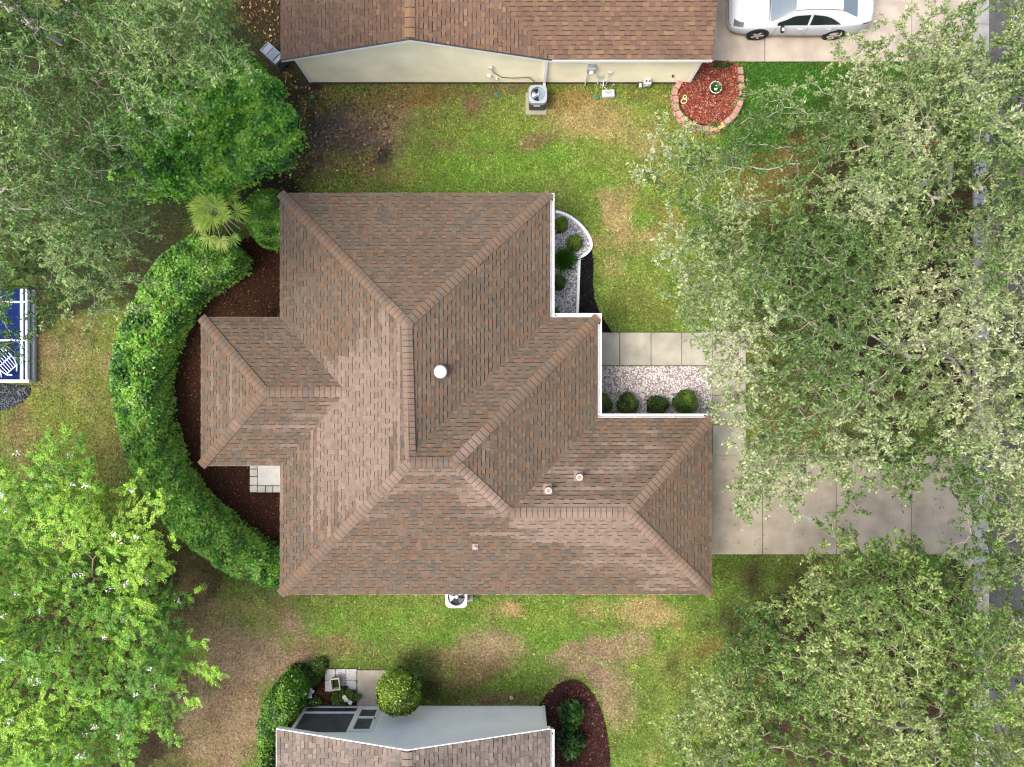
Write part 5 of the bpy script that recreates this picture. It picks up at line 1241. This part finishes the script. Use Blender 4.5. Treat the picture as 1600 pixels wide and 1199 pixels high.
# ---- cars
def make_car(name,label,loc,rz_,paint,grp=None,gl='glass_pale'):
    r = empty(name,loc,rz_); tag(r,label,'car',grp)
    Lc = 4.74
    X = np.array(sorted(set(list(np.round(np.linspace(0,.5,8),3))+[.06,.12,.62,.8,1.0,1.15,1.25,1.37,1.5,1.62,1.75,1.85,1.95,2.1,2.3,2.5,2.58,2.8,3.0,3.2,3.35,3.5,3.6,3.72,3.85,3.97,4.08,4.2,4.32,4.45,4.55,4.64,4.70,4.74])))
    f = lambda xs,ys: np.interp(X,xs,ys)
    def sm(y):
        y2 = y.copy(); y2[1:-1] = y[1:-1]*.6+.2*(y[:-2]+y[2:]); return y2
    W = sm(f([0,.03,.10,.3,.6,.9,1.3,2.4,3.4,3.8,4.2,4.5,4.66,4.74],[.50,.62,.72,.82,.87,.90,.905,.915,.915,.91,.88,.82,.74,.60]))
    Zt = sm(f([0,.03,.12,.4,1.0,1.25,1.6,1.95,2.2,2.6,3.0,3.5,3.8,4.08,4.4,4.62,4.70,4.74],[.50,.60,.70,.79,.92,.97,1.20,1.39,1.43,1.45,1.435,1.36,1.24,1.11,1.09,1.06,.99,.80]))
    Zb = sm(f([0,.05,.3,1.0,1.25,2.5,3.6,4.1,4.45,4.66,4.74],[.42,.52,.64,.79,.83,.84,.89,.97,.98,.95,.74]))
    Wr = sm(f([0,.3,1.0,1.25,1.95,2.3,3.0,3.5,4.08,4.4,4.74],[.40,.66,.76,.775,.60,.585,.58,.57,.68,.70,.45]))
    Wr = np.minimum(Wr,W*.93)
    Zr = Zb+(Zt-Zb)*f([0,1.0,1.25,1.95,3.5,4.08,4.74],[.75,.75,.80,.93,.93,.75,.70])
    rows = []
    for i,x in enumerate(X):
        w_,zt,zb,wr,zr = W[i],Zt[i],Zb[i],Wr[i],Zr[i]
        nose = 1.0
        b0 = np.array((w_*.955,zb)); rl = np.array((wr,zr))
        rows.append([(w_*.88,.19),(w_*.975,.27),(w_,.45),(w_*1.0,.60 if zb > .66 else .5*(.45+zb)),(w_*.985,zb-.05 if zb > .66 else zb-.02),tuple(b0),tuple(b0+(rl-b0)*.08),tuple(b0+(rl-b0)*np.interp(x,[1.3,1.5,2.0,2.6,3.1,3.45,3.6],[.2,.45,.66,.68,.58,.30,.10])),tuple(rl),(wr*.86,zr+(zt-zr)*.55),(wr*.45,zr+(zt-zr)*.92),(0,zt)])
    nr_ = 12; full = []
    for i,x in enumerate(X):
        rw = rows[i]; full.append([(x,-a,b) for a,b in rw]+[(x,a,b) for a,b in rw[-2::-1]])
    m_ = len(full[0]); V = [v for rw in full for v in rw]
    regs = {}
    for i in range(len(X)-1):
        xm = (X[i]+X[i+1])/2
        for j in range(m_-1):
            k = j if j < nr_-1 else m_-2-j; side = 'l' if j < nr_-1 else 'r'
            reg = 'body'
            if 1.25 < xm < 1.95 and k >= 8: reg = 'windshield'
            elif 3.5 < xm < 4.08 and k >= 8: reg = 'rear_window'
            elif k == 6 and 1.5 < xm < 2.50: reg = 'side_window_f'+side
            elif k == 6 and 2.58 < xm < 3.6: reg = 'side_window_b'+side
            elif .13 < xm < .46 and k in (5,6,7): reg = 'headlight_'+side
            elif 4.36 < xm < 4.71 and k == 4: reg = 'tail_light_'+side
            elif xm < .05 and k in (2,3): reg = 'grille'
            regs.setdefault(reg,[]).append((i*m_+j,i*m_+j+1,(i+1)*m_+j+1,(i+1)*m_+j))
    regs['body'].append(tuple(range(m_))[::-1]); regs['body'].append(tuple(range((len(X)-1)*m_,len(X)*m_)))
    for k,F in regs.items():
        nm = k.split('_f')[0].split('_b')[0] if k.startswith('side') else k.rsplit('_',1)[0] if k[-2:] in ('_l','_r') else k
        mt = {'body':paint,'windshield':gl,'rear_window':gl,'headlight':'lamp_dark','tail_light':'lamp_dark','grille':'black'}.get(nm,'glass_dark')
        used = sorted(set(v for f_ in F for v in f_)); ix = {v:n for n,v in enumerate(used)}
        obj(nm,[V[v] for v in used],[tuple(ix[v] for v in f_) for f_ in F],mt,r,None,True)
    Wm = .905
    for x in (1.02,3.62):
        for s in (-1,1):
            m = MB(); y_ = s*(Wm+.004); m.cyl((x,s*(Wm-.1),.345),(x,y_,.345),.375,n=28); m.build('wheel_arch','black',r)
            wv = MB(); wv.lathe([(.20,-.008),(.225,.012),(.30,.016),(.327,0),(.333,-.05),(.333,-.18),(.30,-.2)],0,0,28); wh = wv.build('wheel','tyre',r,True)
            wh.rotation_euler = (math.radians(90 if s < 0 else -90),0,0); wh.location = (x,s*(Wm+.012),.333)
            rm = MB(); rm.lathe([(.0,-.03),(.05,.004),(.06,-.01),(.20,-.028),(.212,.006),(.225,.012)],0,0,24); rm.build('rim','dark_metal',wh)
            for k in range(5):
                a = k*2*math.pi/5; sp = MB(); ca,sa = math.cos(a),math.sin(a)
                q = [(.03,-.045),(.215,-.032),(.215,.032),(.03,.045)]; q = [(u*ca-v*sa,u*sa+v*ca) for u,v in q]; sp.prism(q,-.02,.010); sp.build('spoke','alloy',wh)
    for s in (-1,1):
        m = MB(); m.box(1.60,1.70,-.10,.10,-.06,.05,.02); mi = m.build('mirror','black' if paint == 'car_white' else paint,r); mi.location = (0,s*1.0,.93)
        m = MB(); m.box(1.61,1.69,-.09,.02,.051,.06); mc = m.build('mirror_cap',paint,mi)
        for xh in (2.22,3.18): m = MB(); m.box(xh,xh+.17,s*.915-.012,s*.915+.016,.74,.765,.004); m.build('door_handle',paint,r)
        for xl in (1.48,2.54,3.42): m = MB(); m.box(xl,xl+.007,s*.9125-.004,s*.9125+.004,.30,.83); m.build('door_gap','lamp_dark',r)
    for s in (-1,1):
        ids = [i for i,x in enumerate(X) if 1.9 <= x <= 3.6]; m = MB()
        m.tube([(X[i],s*(Wr[i]+.004),Zr[i]+.006) for i in ids],.009,5); m.build('roof_trim','lamp_dark',r)
    m = MB(); ids = range(9); m.tube([(1.22,y_,float(np.interp(1.22,X,Zt))-.02*(y_/.7)**2*2+.012) for y_ in np.linspace(-.72,.72,9)],.02,5); m.build('wiper_cowl','black',r)
    return r
make_car('parked_car','white sedan parked on the pinkish concrete driveway',(7.39,12.84,.044),0,'car_white','parked cars')
make_car('parked_car','dark navy car parked on the street under the oak',(P(1590,0)[0]+.75,P(0,470)[1],-.004),math.radians(-90),'car_dark','parked cars','glass_dark')
